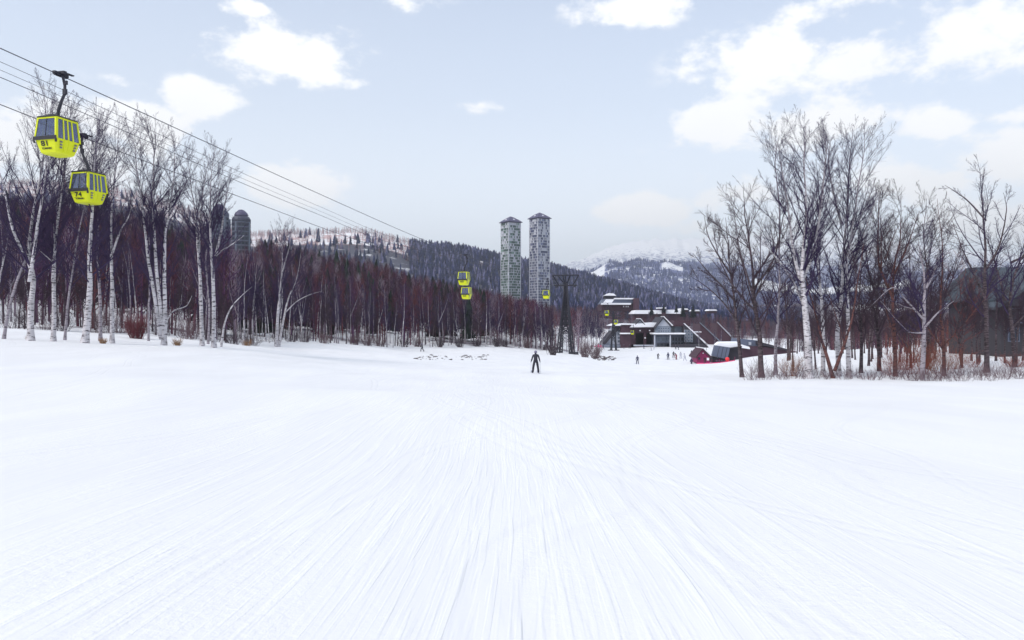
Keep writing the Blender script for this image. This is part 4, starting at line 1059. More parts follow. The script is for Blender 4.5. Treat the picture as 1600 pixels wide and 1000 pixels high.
# ------------------------------------------------------------------ lattice pylon
def pylon(name, X, Y, base_z, zl, zu, wb, arms, label, rz=-.25, r=.12):
    o = empty(name, (X, Y, base_z), rz)
    H = zl-base_z; Hn = H*.93
    def half(z): t = min(1, z/Hn); return (wb/2-.30)*(1-t)**2.0+.30
    legs = []
    for sx in (-1, 1):
        for sy in (-1, 1):
            m = MB(); m.tube([(sx*half(0), sy*half(0)*.8, -.4), (sx*half(Hn), sy*half(Hn)*.8, Hn), (sx*.4, sy*.34, H+.6)], r, 6)
            # each leg is itself a latticed strut low down
            z1 = Hn*.30
            dx = -sx*min(1.1, wb*.2)
            m.tube([(sx*half(0)+dx, sy*half(0)*.8, -.4), (sx*half(z1)+dx*.35, sy*half(z1)*.8, z1), (sx*half(z1*1.4), sy*half(z1*1.4)*.8, z1*1.4)], r*.8, 5)
            for k in range(7):
                za, zb = z1*k/7, z1*(k+1)/7
                xa = sx*half(za)+(dx*(1-.65*za/z1) if k % 2 else 0); xb = sx*half(zb)+(0 if k % 2 else dx*(1-.65*zb/z1))
                m.tube([(xa, sy*half(za)*.8, za), (xb, sy*half(zb)*.8, zb)], r*.5, 4)
            m.build('leg', M['steel_dark'], o)
            p = MB(); p.box(sx*half(0)-.9, sx*half(0)+.9, sy*half(0)*.8-.7, sy*half(0)*.8+.7, -1.2, .35); p.build('footing', M['steel_dark'], o)
    b = MB(); n = 9
    for k in range(n):
        z0 = Hn*(.32+.68*k/n); z1 = Hn*(.32+.68*(k+1)/n); a, c = half(z0), half(z1)
        for s in (-1, 1):
            b.tube([(-a, s*a*.8, z0), (c, s*c*.8, z1)], r*.5, 4); b.tube([(a, s*a*.8, z0), (-c, s*c*.8, z1)], r*.5, 4)
            b.tube([(s*a, -a*.8, z0), (s*c, c*.8, z1)], r*.5, 4); b.tube([(s*a, a*.8, z0), (s*c, -c*.8, z1)], r*.5, 4)
            b.tube([(-a, s*a*.8, z0), (a, s*a*.8, z0)], r*.5, 4); b.tube([(s*a, -a*.8, z0), (s*a, a*.8, z0)], r*.5, 4)
    b.build('bracing', M['steel_dark'], o)
    m = MB(); m.tube([(0, 0, Hn*.42), (0, 0, H+.3)], [r*1.6, r*1.2], 8); m.build('mast', M['steel_dark'], o)
    m = MB(); w = arms[0]
    for s in (-.35, .35): m.tube([(-w, s, H), (w, s, H)], r*.9, 5)
    for k in range(7): m.tube([(-w+2*w*k/6, -.35, H), (-w+2*w*k/6, .35, H)], r*.6, 4)
    m.build('crossarm', M['steel_dark'], o)
    m = MB(); w2 = arms[1]; Hu = zu-base_z
    for s in (-.35, .35): m.tube([(-w2, s, Hu), (w2, s, Hu)], r*.7, 5)
    for s in (-.3, .3):
        m.tube([(-.1, s, H), (-w*.72, s, Hu)], r*.55, 4); m.tube([(.1, s, H), (w*.0, s, Hu)], r*.55, 4)
        m.tube([(-w*.62, s, H), (-w2, s, Hu)], r*.6, 4); m.tube([(w*.62, s, H), (w2, s, Hu)], r*.6, 4); m.tube([(-.1, s, H), (-.8, s, Hu)], r*.6, 4); m.tube([(.1, s, H), (1.2, s, Hu)], r*.6, 4)
    m.build('upper_frame', M['steel_dark'], o)
    for s in (-1, 1):
        m = MB(); x = s*2.33
        m.box(x-.09, x+.09, -1.7, 1.7, H-.28, H-.12)
        for k in range(6): m.tube([(x-.06, -1.5+.6*k, H-.32), (x+.06, -1.5+.6*k, H-.32)], .2, 8)
        m.build('sheave_train', M['steel_dark'], o)
    m = MB()
    for k in range(28): m.box(.44, .50, -.2, .2, Hn*.4+k*.33, Hn*.4+k*.33+.05)
    m.build('ladder', M['steel_dark'], o)
    tag(o, label, 'lift pylon'); return o
pylon('lift_pylon', TW_X, TW_Y, gz(TW_X, TW_Y), 10.5, 13.1, 4.1, (2.9, 3.4), 'tall dark lattice pylon standing at the end of the wood, carrying the ropes', r=.19)
px_, py_ = -33.03+.2586*290-2.1, 290
pylon('lift_pylon', px_, py_, gz(px_, py_), 3.4, 5.0, 2.4, (3.0, 2.8), 'small dark distant pylon rising behind the left end of the lodge', r=.12)

# ------------------------------------------------------------------ twin mosaic towers
M['tw_w'] = mat('white_facade', (.60, .62, .68), .7, .08, .2)
M['tw_g'] = mat('green_panel', (.05, .105, .085), .5, .25, .4)
M['tw_b'] = mat('blue_panel', (.07, .08, .16), .5, .25, .4)
M['tw_m'] = mat('pale_green_panel', (.22, .33, .29), .6, .15, .4)
M['snow_white'] = mat('dormer_white', (.8, .82, .88), .7, .05, .4)
M['tw_m2'] = mat('pale_blue_panel', (.24, .27, .42), .6, .15, .4)
M['tw_roof'] = mat('violet_roof', (.07, .065, .13), .6, .15, .3)
def mosaic_tower(u, vtop, y, a, rz, dark, label, seed, slits):
    g = np.random.default_rng(seed)
    X = (u-800)/F*y; zt = EYE+(500-vtop)/F*y; z0 = gz(X, y)-3
    o = empty('tall_tower', (X, y, z0), rz); H = zt-z0; h = a/2
    b = MB(); b.box(-h+.4, h-.4, -h+.4, h-.4, 0, H); b.build('wall', M['tw_w'], o)
    nf = int(H/3.05); nb = 9; fh = H/nf
    sl = MB(); pw = MB(); pm = MB()
    for face in range(4):
        R = Matrix.Rotation(face*math.pi/2, 3, 'Z')
        def fb(mb, x0, x1, za, zb, d0, d1):
            P8 = [R @ Vector(p) for p in ((x0, -h-d0, za), (x1, -h-d0, za), (x1, -h+d1, za), (x0, -h+d1, za))]
            Q8 = [R @ Vector(p) for p in ((x0, -h-d0, zb), (x1, -h-d0, zb), (x1, -h+d1, zb), (x0, -h+d1, zb))]
            mb.hexa(P8, Q8)
        cw = (a-1.2)/nb
        for i in range(nf):
            t = i/nf
            fb(sl, -h+.5, h-.5, i*fh-.12, i*fh+.22, .18, .3)
            p = np.interp(t, [0, .3, .55, .8, 1], slits[0] if face % 2 == 0 else slits[1])
            for j in range(nb):
                x0 = -h+.6+j*cw
                if g.random() < p:
                    k = g.choice([.5, 1, 1])
                    fb(pw, x0+.1, x0+.1+(cw-.2)*k, i*fh+.35, (i+1)*fh-.25, -.25, .3)
                elif g.random() < .6*(1-t)+.08:
                    fb(pm, x0+.05, x0+cw-.05, i*fh+.3, (i+1)*fh-.2, -.2, .3)
        # corner pilaster
        fb(sl, h-.75, h-.0, 0, H, .12, .7)
    sl.build('slab_edges', M['tw_w'], o)
    pw_o = pw.build('window', M[dark], o); pw_o['kind'] = 'stuff'
    pm_o = pm.build('balcony_panel', M['tw_m' if dark == 'tw_g' else 'tw_m2'], o); pm_o['kind'] = 'stuff'
    rf = MB(); e = h+1.5; hh = 7.4
    base = [(-e, -e), (e, -e), (e, e), (-e, e)]; rp = []
    lv = [(1.0, 0), (1.0, .5), (.62, 3.6), (.30, 6.0), (.05, hh)]
    rings = [[(x*s, y_*s, H+.6+z) for x, y_ in base] for s, z in lv]
    rf.ring_loft(rings); rf_o = rf.build('roof', M['tw_roof'], o)
    d = MB()
    for face in range(4):
        R = Matrix.Rotation(face*math.pi/2, 3, 'Z')
        q = [(-h*.42, -h*.92, H+1.9), (h*.42, -h*.92, H+1.9), (0, -h*.78, H+4.6)]
        d.prism([R @ Vector(p) for p in q], R @ Vector((0, h*.35, .6)))
    d.build('dormer', M['snow_white'], rf_o)
    c = MB(); c.box(-h+.7, h-.7, -h+.7, h-.7, H-.01, H+.65); c.build('cornice', M['tw_b'], o)
    tag(o, label, 'tower'); return o
mosaic_tower(798, 349, 870, 17.2, rad(34), 'tw_g', 'left one of two tall mosaic towers, greenish, slightly lower', 3, ([1, .92, .8, .5, .3], [1, .92, .8, .55, .35]))
mosaic_tower(843, 343, 868, 17.4, rad(34), 'tw_b', 'right one of two tall mosaic towers, bluish white and taller', 4, ([1, .92, .65, .42, .3], [1, .95, .85, .7, .5]))

# ------------------------------------------------------------------ dark twin buildings behind the left trees
def dark_tower(u, vtop, y, w, label, seed, wings):
    X = (u-800)/F*y; zt = EYE+(500-vtop)/F*y; z0 = gz(X, y)-3; H = zt-z0
    o = empty('hotel_tower', (X, y, z0), rad(20)); n = 16; a = w/2
    def ring(r, z, sq=1.0): return [(r*math.cos(2*math.pi*k/n), r*sq*math.sin(2*math.pi*k/n), z) for k in range(n)]
    b = MB(); b.ring_loft([ring(a*.95, 0), ring(a*.95, H*.94), ring(a*.98, H*.945), ring(a*.98, H*.965), ring(a*.8, H)])
    b.build('wall', M['slate_dark' if not wings else 'slate'], o)
    f = MB(); k = 0; z = H-4.2
    while z > H*.3:
        f.ring_loft([ring(a*.98, z), ring(a*.98, z+.5)]); z -= 3.1
    f.build('floor_bands', M['slate'], o)
    for i in range(n):
        if i % 4 == seed % 4:
            q = 2*math.pi*(i+.5)/n; m = MB(); c, s = math.cos(q)*a*.97, math.sin(q)*a*.97
            m.box(c-.35, c+.35, s-.35, s+.35, 0, H*.93); m.build('pilaster', M['grey_wall'], o)
    wn_ = MB(); z = H-3.4
    while z > H*.3:
        for i in range(n):
            if i % 4 != seed % 4:
                q0, q1 = 2*math.pi*(i+.18)/n, 2*math.pi*(i+.82)/n
                wn_.hexa([(math.cos(q)*r, math.sin(q)*r, z) for q, r in ((q0, a*.90), (q1, a*.90), (q1, a*.965), (q0, a*.965))],
                         [(math.cos(q)*r, math.sin(q)*r, z+1.7) for q, r in ((q0, a*.90), (q1, a*.90), (q1, a*.965), (q0, a*.965))])
        z -= 3.1
    w_ = wn_.build('window', M['glass_dark'], o); w_['kind'] = 'stuff'
    if wings:
        m = MB(); m.box(-a*1.12, -a*.7, -a*.4, a*.4, 0, H*.86); m.box(a*.7, a*1.12, -a*.4, a*.4, 0, H*.9); m.build('balcony_stack', M['slate'], o)
    r = MB(); r.ring_loft([ring(a*.66, H-.1), ring(a*.66, H+.8), ring(a*.74, H+.9), ring(a*.62, H+2.6), ring(a*.28, H+4.6), ring(a*.05, H+5.0)])
    r.build('roof', M['tw_roof'], o)
    tag(o, label, 'hotel tower')
dark_tower(343, 330, 520, 13.2, 'left one of two dark domed hotel towers behind the left trees', 1, True)
dark_tower(377, 339, 500, 12.6, 'right one of two dark domed hotel towers behind the left trees', 2, False)
# ------------------------------------------------------------------ lodge at the foot of the slope
M['snow_roof'] = mat('roof_snow', (.84, .86, .91), .6, .03, 1.0, spec=.2, bump=.3)
def pw(u, v, y): p = P(u, v, y); return (p.x, p.y, p.z)
def bldg(name, u, y, label, cat='building'):
    o = empty(name, at(u, y)); tag(o, label, cat); o['_'] = 1; del o['_']; return o
def loc(o, pts): return [tuple(Vector(p)-o.location) for p in pts]
def ext(o, name, poly_uv, y, depth, m, parent=None, mb=None):
    """extrude a facade outline at distance y straight back by depth metres; becomes one part"""
    b = mb or MB(); b.prism(loc(o, [pw(u, v, y) for u, v in poly_uv]), (0, depth, 0))
    if mb: return mb
    q = b.build(name, M[m], parent or o)
    if parent is not None: pass
    return q
def winrow(o, parent, u0, u1, v0, v1, nu, nv, y, m='glass_pale', frame='pale_wall', gap=.2, name='window'):
    du = (u1-u0)/nu; dv = (v1-v0)/nv
    for i in range(nu):
        for j in range(nv):
            a, c = u0+du*(i+gap/2), u0+du*(i+1-gap/2); d, e = v0+dv*(j+gap/2), v0+dv*(j+1-gap/2)
            f = ext(o, name, [(a, e), (c, e), (c, d), (a, d)], y-.12, .5, frame, parent)
            ia, ie = du*.08, dv*.1
            ext(o, 'pane', [(a+ia, e-ie), (c-ia, e-ie), (c-ia, d+ie), (a+ia, d+ie)], y-.16, .1, m, f)
Y0 = 330
lo = bldg('ski_lodge', 1010, Y0, 'dark maroon ski lodge with snowy roofs and gables at the foot of the slope', 'lodge')
# left stepped wing
ext(lo, 'wing_wall', [(940, 543), (972, 543), (972, 510), (968, 510), (968, 505), (962, 508)], Y0+2, 12, 'pale_wall')
w = ext(lo, 'buttress', [(936, 543), (941, 543), (973, 508), (973, 503), (968, 503)], Y0+1, 12, 'dark_wall')
ext(lo, 'base_wall', [(938, 543.5), (974, 543.5), (974, 538), (941, 538)], Y0, 12, 'slate')
winrow(lo, None, 944, 971, 539, 542.6, 5, 1, Y0, 'glass_pale', 'pale_wall')
winrow(lo, None, 958, 970, 514, 536, 2, 4, Y0+2, 'glass_pale', 'pale_wall')
ext(lo, 'wing_roof', [(954, 509), (972, 509), (974, 505), (962, 506)], Y0-1, 16, 'snow_roof')
# maroon block
ext(lo, 'tower_block', [(970, 544), (986, 544), (986, 507), (970, 507)], Y0-1, 15, 'maroon')
ext(lo, 'snow_ledge', [(969.5, 522), (985, 522), (985, 520), (969.5, 520)], Y0-3, 3, 'snow_roof')
ext(lo, 'tower_roof', [(969, 507.5), (987, 507.5), (986, 505.4), (972, 505.4)], Y0-2, 17, 'snow_roof')
# main hall: facade with two dark openings
for poly in ([(985, 544), (993, 544), (993, 521), (985, 521)], [(1006, 544), (1010, 544), (1010, 519), (1006, 519)], [(985, 521), (1024, 519), (1024, 511), (985, 511)], [(1021, 544), (1024, 544), (1024, 519), (1021, 519)], [(985, 544), (1024, 544), (1024, 539), (985, 539)]):
    ext(lo, 'hall_wall', poly, Y0, 1.2, 'maroon')
ext(lo, 'hall_back_wall', [(985, 544), (1024, 544), (1024, 511), (985, 511)], Y0+12, 1, 'dark_wall')
ext(lo, 'railing', [(990, 541), (1022, 541), (1022, 538.6), (990, 538.6)], Y0-3, .3, 'pale_wall')
r = ext(lo, 'hall_roof', [(984, 511.5), (1026, 511), (1026, 504), (990, 506)], Y0-2, 16, 'snow_roof')
ext(lo, 'eave', [(984, 512.6), (1026, 512.1), (1026, 511), (984, 511.5)], Y0-2.2, 16, 'dark_wall')
# small gable on the roof
ext(lo, 'small_gable', [(994, 506.8), (1006, 506.8), (1000, 500)], Y0-1, 10, 'pale_wall')
mb = MB(); mb.prism(loc(lo, [pw(u, v, Y0-2) for u, v in ((992, 507.3), (993.5, 507.3), (1000.4, 500.2), (1000.4, 498.4))]), (0, 12, 0)); mb.prism(loc(lo, [pw(u, v, Y0-2) for u, v in ((1000.4, 498.4), (1000.4, 500.2), (1006.6, 507.3), (1008.4, 507.3))]), (0, 12, 0)); mb.build('gable_roof', M['dark_wall'], lo)
mb = MB(); mb.prism(loc(lo, [pw(u, v, Y0-1.5) for u, v in ((1000.8, 498.2), (1001.2, 497.4), (1008.8, 506.4), (1008.2, 506.9))]), (0, 12, 0)); mb.build('gable_snow', M['snow_roof'], lo)
# floodlights on the facade
for (u_, v_) in ((1000, 516.5), (1015, 516.3), (1008, 528)):
    b = MB(); q = loc(lo, [pw(u_, v_, Y0-1)])[0]; b.box(q[0]-.25, q[0]+.25, q[1]-.3, q[1]+.5, q[2]-.25, q[2]+.25); b.build('floodlight', M['snow_roof'], lo)
# tall gabled front
ext(lo, 'gable_front', [(1026, 520.5), (1048, 520.5), (1048, 509), (1036.6, 496.5), (1026, 509)], Y0-6, 16, 'grey_wall')
ext(lo, 'gable_siding', [(1027, 509.6), (1047, 509.6), (1036.7, 498.6)], Y0-6.3, .2, 'pale_wall')
winrow(lo, None, 1028, 1046, 511, 519.5, 5, 2, Y0-6, 'glass_pale', 'pale_wall')
mb = MB()
for (a, c) in (((1024.6, 511), (1036.6, 494.8)), ((1036.6, 494.8), (1049.6, 509.5))):
    mb.prism(loc(lo, [pw(a[0], a[1], Y0-7.2), pw(a[0], a[1]+2.2, Y0-7.2), pw(c[0], c[1]+2.2, Y0-7.2), pw(c[0], c[1], Y0-7.2)]), (0, 18, 0))
mb.build('gable_roof', M['dark_wall'], lo)
mb = MB(); mb.prism(loc(lo, [pw(1036.6, 494.6, Y0-6.8), pw(1037.6, 494.0, Y0-6.8), pw(1052, 508.4, Y0-6.8), pw(1050.6, 509.2, Y0-6.8)]), (2.2, 18, 0)); mb.build('gable_snow', M['snow_roof'], lo)
ext(lo, 'snow_ledge', [(1021, 522.3), (1071, 522.3), (1071, 520.2), (1021, 520.2)], Y0-9, 9, 'snow_roof')
ext(lo, 'ledge_beam', [(1021, 523.4), (1071, 523.4), (1071, 522.4), (1021, 522.4)], Y0-8.8, 8, 'dark_wall')
for u_ in (1023, 1047.5): ext(lo, 'pillar', [(u_-.9, 543), (u_+.9, 543), (u_+.9, 523), (u_-.9, 523)], Y0-8.5, .6, 'pale_wall')
ext(lo, 'entrance_wall', [(1024, 544), (1048, 544), (1048, 523), (1024, 523)], Y0-4, 10, 'slate')
winrow(lo, None, 1026, 1046.5, 526, 534, 3, 1, Y0-4, 'glass_pale', 'grey_wall', .12)
winrow(lo, None, 1026, 1046.5, 536, 543.5, 4, 1, Y0-4, 'glass_dark', 'dark_wall', .1)
# right block
ext(lo, 'right_block', [(1048, 544), (1084, 544), (1084, 522), (1048, 522)], Y0-3, 12, 'slate')
ext(lo, 'upper_block', [(1054, 521), (1076, 521), (1076, 505), (1054, 505)], Y0+1, 10, 'grey_wall')
ext(lo, 'upper_roof', [(1053, 510), (1078.5, 510), (1078.5, 501), (1054, 501)], Y0-1, 12, 'maroon_roof')
winrow(lo, None, 1069, 1083, 515, 535, 3, 4, Y0-5.5, 'glass_pale', 'pale_wall', .15)
winrow(lo, None, 1050, 1068, 526, 541, 4, 2, Y0-3, 'glass_dark', 'slate', .15)
ext(lo, 'terrace_wall', [(1048, 545), (1108, 545), (1100, 538), (1052, 538)], Y0-10, 6, 'dark_wall')
# sweeping lean-to on the right with a white edged verge
ext(lo, 'lean_to', [(1070, 545), (1110, 545), (1078, 515), (1070, 508)], Y0-5, 14, 'dark_wall')
mb = MB(); mb.prism(loc(lo, [pw(1068.6, 505.2, Y0-6.5), pw(1069.8, 505.2, Y0-6.5), pw(1112.6, 543.6, Y0-6.5), pw(1111, 545.4, Y0-6.5)]), (0, 1.2, 0)); mb.build('verge', M['snow_roof'], lo)
ext(lo, 'snow_ledge', [(1083, 519.5), (1096, 519.5), (1096, 518), (1083, 518)], Y0+4, 6, 'snow_roof')

# two long low roofs further right with white verges
for (a, c, y_, lab) in (((1094, 504), (1131, 538), 350, 'dark sloping roof with a thin pale verge, directly right of the lodge'), ((1121, 503), (1147, 529), 372, 'dark sloping roof with a brighter verge, farther right of the lodge')):
    o = bldg('shed', c[0]-10, y_, lab, 'shed')
    ext(o, 'wall', [(a[0], c[1]+6), (c[0]+4, c[1]+6), (c[0], c[1]), (a[0], a[1]+2)], y_, 14, 'maroon_roof')
    mb = MB(); mb.prism(loc(o, [pw(a[0]-.6, a[1], y_-1), pw(a[0]+.4, a[1], y_-1), pw(c[0]+.5, c[1], y_-1), pw(c[0]-.6, c[1]+1, y_-1)]), (0, 1, 0)); mb.build('verge', M['pale_wall'] if y_ > 360 else M['grey_wall'], o)

# hotel block on the hillside behind
hb_ = bldg('hillside_hotel', 975, 455, 'maroon building with snowy roof edges on the hillside above the lodge', 'hotel')
ext(hb_, 'wall', [(940, 486), (990, 486), (990, 474), (940, 475)], 455, 22, 'maroon')
ext(hb_, 'roof', [(940, 474.6), (988, 474.6), (991, 467), (946, 467)], 454, 22, 'slate')
ext(hb_, 'roof_snow', [(939.4, 476), (986, 476), (986, 473.4), (940.4, 473.4)], 452, 3, 'snow_roof')
ext(hb_, 'roof_snow', [(960, 467.6), (991, 467.6), (991, 465.6), (960, 465.6)], 452.5, 18, 'snow_roof')
ext(hb_, 'roof_snow', [(942.5, 473), (956, 473), (960, 467.5), (947, 467.5)], 453.2, 2, 'snow_roof')
ext(hb_, 'lantern', [(946, 467), (962, 467), (962, 461), (946, 461)], 456, 10, 'dark_wall')
ext(hb_, 'lantern_roof', [(944.6, 462), (963, 462), (959, 458.6), (952, 458)], 455, 12, 'snow_roof')
ext(hb_, 'end_tower', [(990, 484), (998.5, 484), (998.5, 466), (990, 466)], 451, 20, 'maroon')
for u_ in (974.5, 978.5, 981.5): ext(hb_, 'window', [(u_-.8, 480), (u_+.8, 480), (u_+.8, 478), (u_-.8, 478)], 454.7, .4, 'snow_roof')
lb = bldg('long_house', 1030, 440, 'long low maroon house under a thick snow roof behind the lodge', 'house')
ext(lb, 'wall', [(990, 506), (1066, 506), (1066, 489), (992, 489)], 440, 14, 'maroon')
ext(lb, 'roof', [(989, 490.5), (1034, 490.5), (1036, 484.6), (994, 484.6)], 438, 18, 'snow_roof')
ext(lb, 'roof', [(1040, 490.2), (1066, 490.2), (1064, 484), (1042, 484)], 438.5, 18, 'snow_roof')
ext(lb, 'chimney', [(1034.5, 498), (1040, 498), (1040, 481), (1034.5, 481)], 437, 6, 'maroon')
ext(lb, 'chimney_cap', [(1028.6, 482), (1041, 482), (1041, 480.4), (1028.6, 480.4)], 436, 7, 'snow_roof')
for i, (u_, v_, w_) in enumerate(((1069, 483, 6), (1088, 485, 5), (1114, 484.5, 6))):
    o = bldg('cottage', u_, 480, ['small snow roofed cottage right of the long low house', 'small snow roofed cottage among the valley trees, middle one', 'small snow roofed cottage among the valley trees, farthest right'][i], 'cottage')
    ext(o, 'wall', [(u_-w_, v_+5), (u_+w_, v_+5), (u_+w_, v_+1), (u_-w_, v_+1)], 480, 8, 'maroon')
    ext(o, 'roof', [(u_-w_-1, v_+1.2), (u_+w_+1, v_+1.2), (u_+w_-1, v_-1.2), (u_-w_+1, v_-1.2)], 479, 10, 'snow_roof')
for (u_, y_, s_, lab) in ((1018, 425, .52, 'broad dark conifer behind the lodge roof, left of the chimney'), (1037, 430, .4, 'small dark conifer just behind the chimney of the long house'), (1067, 420, .58, 'pointed dark conifer right of the long house'), (1083, 425, .62, 'taller dark conifer between two small cottages'), (1057, 432, .4, 'small dark conifer at the right end of the long house')):
    V_, F_, C_ = proto_conifer(int(u_), 14, 11, 8, 3.2); me = np_mesh('conifer', V_*s_, F_, C_[:, None]*np.array([[.02, .025, .03]])); me.materials.append(M['tint'])
    x_, yy_, z_ = at(u_, y_); o = empty('conifer', (x_, yy_, EYE+(500-(487 if u_ > 1030 else 484))/F*y_-8)); o.location.z = EYE+(500-474)/F*y_-14*s_
    c_ = bpy.data.objects.new('crown', me); COL.objects.link(c_); c_.parent = o
    b = MB(); b.tube([(0, 0, gz(x_, yy_)-o.location.z-.3), (0, 0, 14*s_*.9)], [.25, .05], 6); b.build('trunk', M['dark_bark'], o); tag(o, lab, 'conifer')

# ------------------------------------------------------------------ huts beside the piste, right of the lodge
ph = bldg('pink_hut', 1100, 151, 'small magenta gabled hut with a snow dusted roof at the piste edge', 'hut')
yy = 151
ext(ph, 'wall', [(1089, 567), (1109, 567), (1109, 556), (1098.5, 546.5), (1089, 557)], yy, 5, 'magenta')
mb = MB()
mb.prism(loc(ph, [pw(u, v, yy-.6) for u, v in ((1087, 557.5), (1088, 559.4), (1098, 546.9), (1098, 544.4))]), (0, 6, 0)); mb.prism(loc(ph, [pw(u, v, yy-.6) for u, v in ((1098, 544.4), (1098, 546.9), (1110, 558.8), (1111.6, 557))]), (0, 6, 0)); mb.build('roof', M['maroon_roof'], ph)
mb = MB(); mb.prism(loc(ph, [pw(u, v, yy-.4) for u, v in ((1098.6, 544.2), (1099.2, 543.2), (1111.6, 554.8), (1111, 556.4))]), (0, 6, 0)); mb.build('roof_snow', M['snow_roof'], ph)
for (a, c, d, e, m_) in ((1104.5, 1108, 563, 559, 'snow_roof'), (1091, 1094, 562, 558.5, 'glass_dark'), (1098, 1099.6, 552.6, 551, 'snow_roof')):
    ext(ph, 'window', [(a, d), (c, d), (c, e), (a, e)], yy-.1, .3, m_)
ext(ph, 'door', [(1099.5, 567), (1103, 567), (1103, 559), (1099.5, 559)], yy-.1, .3, 'maroon_roof')
# grey tilted shed
gs = bldg('grey_shed', 1135, 153, 'grey shed with a leaning metal wall and snow roof right of the magenta hut', 'shed')
y1 = 153
mb = MB(); mb.prism(loc(gs, [pw(u, v, y1) for u, v in ((1113, 556), (1136.5, 561.5), (1141, 543), (1117.5, 539.5))]), (0, 1.0, 0)); mb.build('metal_wall', M['slate'], gs)
mb = MB(); mb.prism(loc(gs, [pw(u, v, y1+.3) for u, v in ((1117.5, 540), (1141, 543.5), (1158, 540.5), (1153, 535.4), (1123, 535.8))]), (0, 1.0, .25)); mb.build('roof_snow', M['snow_roof'], gs)
ext(gs, 'side_wall', [(1114, 566.6), (1159, 566.6), (1159, 541.5), (1141, 544), (1136.5, 561.8), (1114, 556.4)], y1+.9, 7, 'dark_wall')
ext(gs, 'roof_edge', [(1140.5, 545), (1159.5, 542), (1159.5, 540.6), (1140.5, 543.6)], y1-.2, 8, 'dark_wall')
for u_ in (1120, 1126, 1132): ext(gs, 'wall_seam', [(u_-.25, 557.6+(u_-1116)*.24), (u_+.25, 557.6+(u_-1116)*.24), (u_+4.6, 540.6+(u_-1117)*.14), (u_+4.1, 540.6+(u_-1117)*.14)], y1-.06, .1, 'dark_wall')
winrow(gs, None, 1118, 1134, 561.6, 565.8, 4, 1, y1+.9, 'glass_pale', 'magenta', .3)
# long roof behind, running right
lr = bldg('long_shed', 1200, 168, 'long dark maroon shed running right behind the grey shed', 'shed')
ext(lr, 'wall', [(1150, 566), (1246, 566), (1246, 549.5), (1190, 541), (1160, 541)], 168, 5, 'maroon')
ext(lr, 'roof', [(1154, 543), (1188, 545), (1184, 532), (1157, 529)], 169, 7, 'slate')
ext(lr, 'roof_snow', [(1160, 543.6), (1172, 545.6), (1171, 542), (1160, 538.5)], 166.5, 3, 'snow_roof')
ext(lr, 'roof_edge', [(1184, 533), (1184, 538), (1230, 548), (1230, 545.4)], 167.5, 8, 'dark_wall')
ext(lr, 'window', [(1170, 539), (1174, 539.3), (1174, 534.8), (1170, 534.4)], 168.8, .3, 'pale_wall')
# pink netting fence at the foot of the huts
pf = MB(); pts = [Vector(at(u_, 147.5)) for u_ in range(1088, 1150, 6)]
for a, c in zip(pts[:-1], pts[1:]):
    pf.hexa([a+Vector((0, 0, -.1)), c+Vector((0, 0, -.1)), c+Vector((0, .06, -.1)), a+Vector((0, .06, -.1))], [a+Vector((0, 0, .22)), c+Vector((0, 0, .22)), c+Vector((0, .06, .22)), a+Vector((0, .06, .22))])
fo = empty('safety_fence', pts[0]); pf.v = [tuple(Vector(q)-pts[0]) for q in pf.v]; pf.build('netting', M['pink'], fo)
for a in pts[::2]:
    m = MB(); q = a-pts[0]; m.tube([(q.x, q.y-.08, q.z-.2), (q.x, q.y-.08, q.z+.9)], .04, 5); m.build('post', M['magenta'], fo)
tag(fo, 'low pink safety netting along the piste in front of the huts', 'fence')
bx_, by_, bz_ = at(1136.5, 146)
rb = MB()
def ball_rings(r, z0, n=12): return [[(r*math.sin(math.pi*k/8)*math.cos(2*math.pi*j/n), r*math.sin(math.pi*k/8)*math.sin(2*math.pi*j/n), z0-r*math.cos(math.pi*k/8)) for j in range(n)] for k in range(1, 8)]
rb.ring_loft(ball_rings(.42, .62)); o = empty('red_marker', (bx_, by_, bz_)); rb.build('ball', M['red'], o, True)
m = MB(); m.tube([(0, 0, -.3), (0, 0, .5)], .08, 6); m.build('pole', M['red'], o); tag(o, 'round red marker ball standing before the grey shed', 'marker')
# pink mat / tent at the foot of the left wing
x_, y_, z_ = at(935, 318); tn = MB()
tn.prism([(-1.9, 0, -.2), (1.9, 0, -.2), (1.5, 0, .8), (.2, 0, 1.1), (-1.3, 0, .5)], (0, 3, 0)); o = tn.build('pink_windbreak', M['pink']); o.location = (x_, y_, z_); tag(o, 'low pink windbreak at the foot of the left lodge wing', 'windbreak')

# ------------------------------------------------------------------ house at the right edge
M['teal_wall'] = mat('grey_timber_wall', (.04, .036, .045), .8, .2, .6)
hs = empty('chalet', at(1580, 84)); hx, hy, hz = hs.location
def zz(v, y=84): return EYE+(500-v)/F*y-hz
xl = (1547-800)/F*84-hx; xr = xl+17
b = MB(); b.box(xl+1.2, xr-1, 0, 10, -1.5, zz(468)); b.build('wall', M['teal_wall'], hs)
b = MB()
e, rg = zz(470), zz(414)
b.hexa([(xl, -1.2, e), (xr, -1.2, e), (xr, 11.2, e), (xl, 11.2, e)], [(xl+.0, -1.2, e+.3), (xr, -1.2, e+.3), (xr, 11.2, e+.3), (xl, 11.2, e+.3)])
b.hexa([(xl+.02, -1.15, e+.3), (xr, -1.15, e+.3), (xr, 11.15, e+.3), (xl+.02, 11.15, e+.3)], [(xl+.7, 3.6, rg), (xr-1, 3.6, rg), (xr-1, 5.6, rg), (xl+.7, 5.6, rg)])
b.build('roof', M['roofteal'], hs)
b = MB(); b.box(xl+2.2, xr-1, -1.7, 0, zz(503)-.15, zz(503)); bal = b.build('balcony', M['slate'], hs)
b = MB()
for k in range(24): b.box(xl+2.2+k*.55, xl+2.27+k*.55, -1.7, -1.63, zz(503), zz(490))
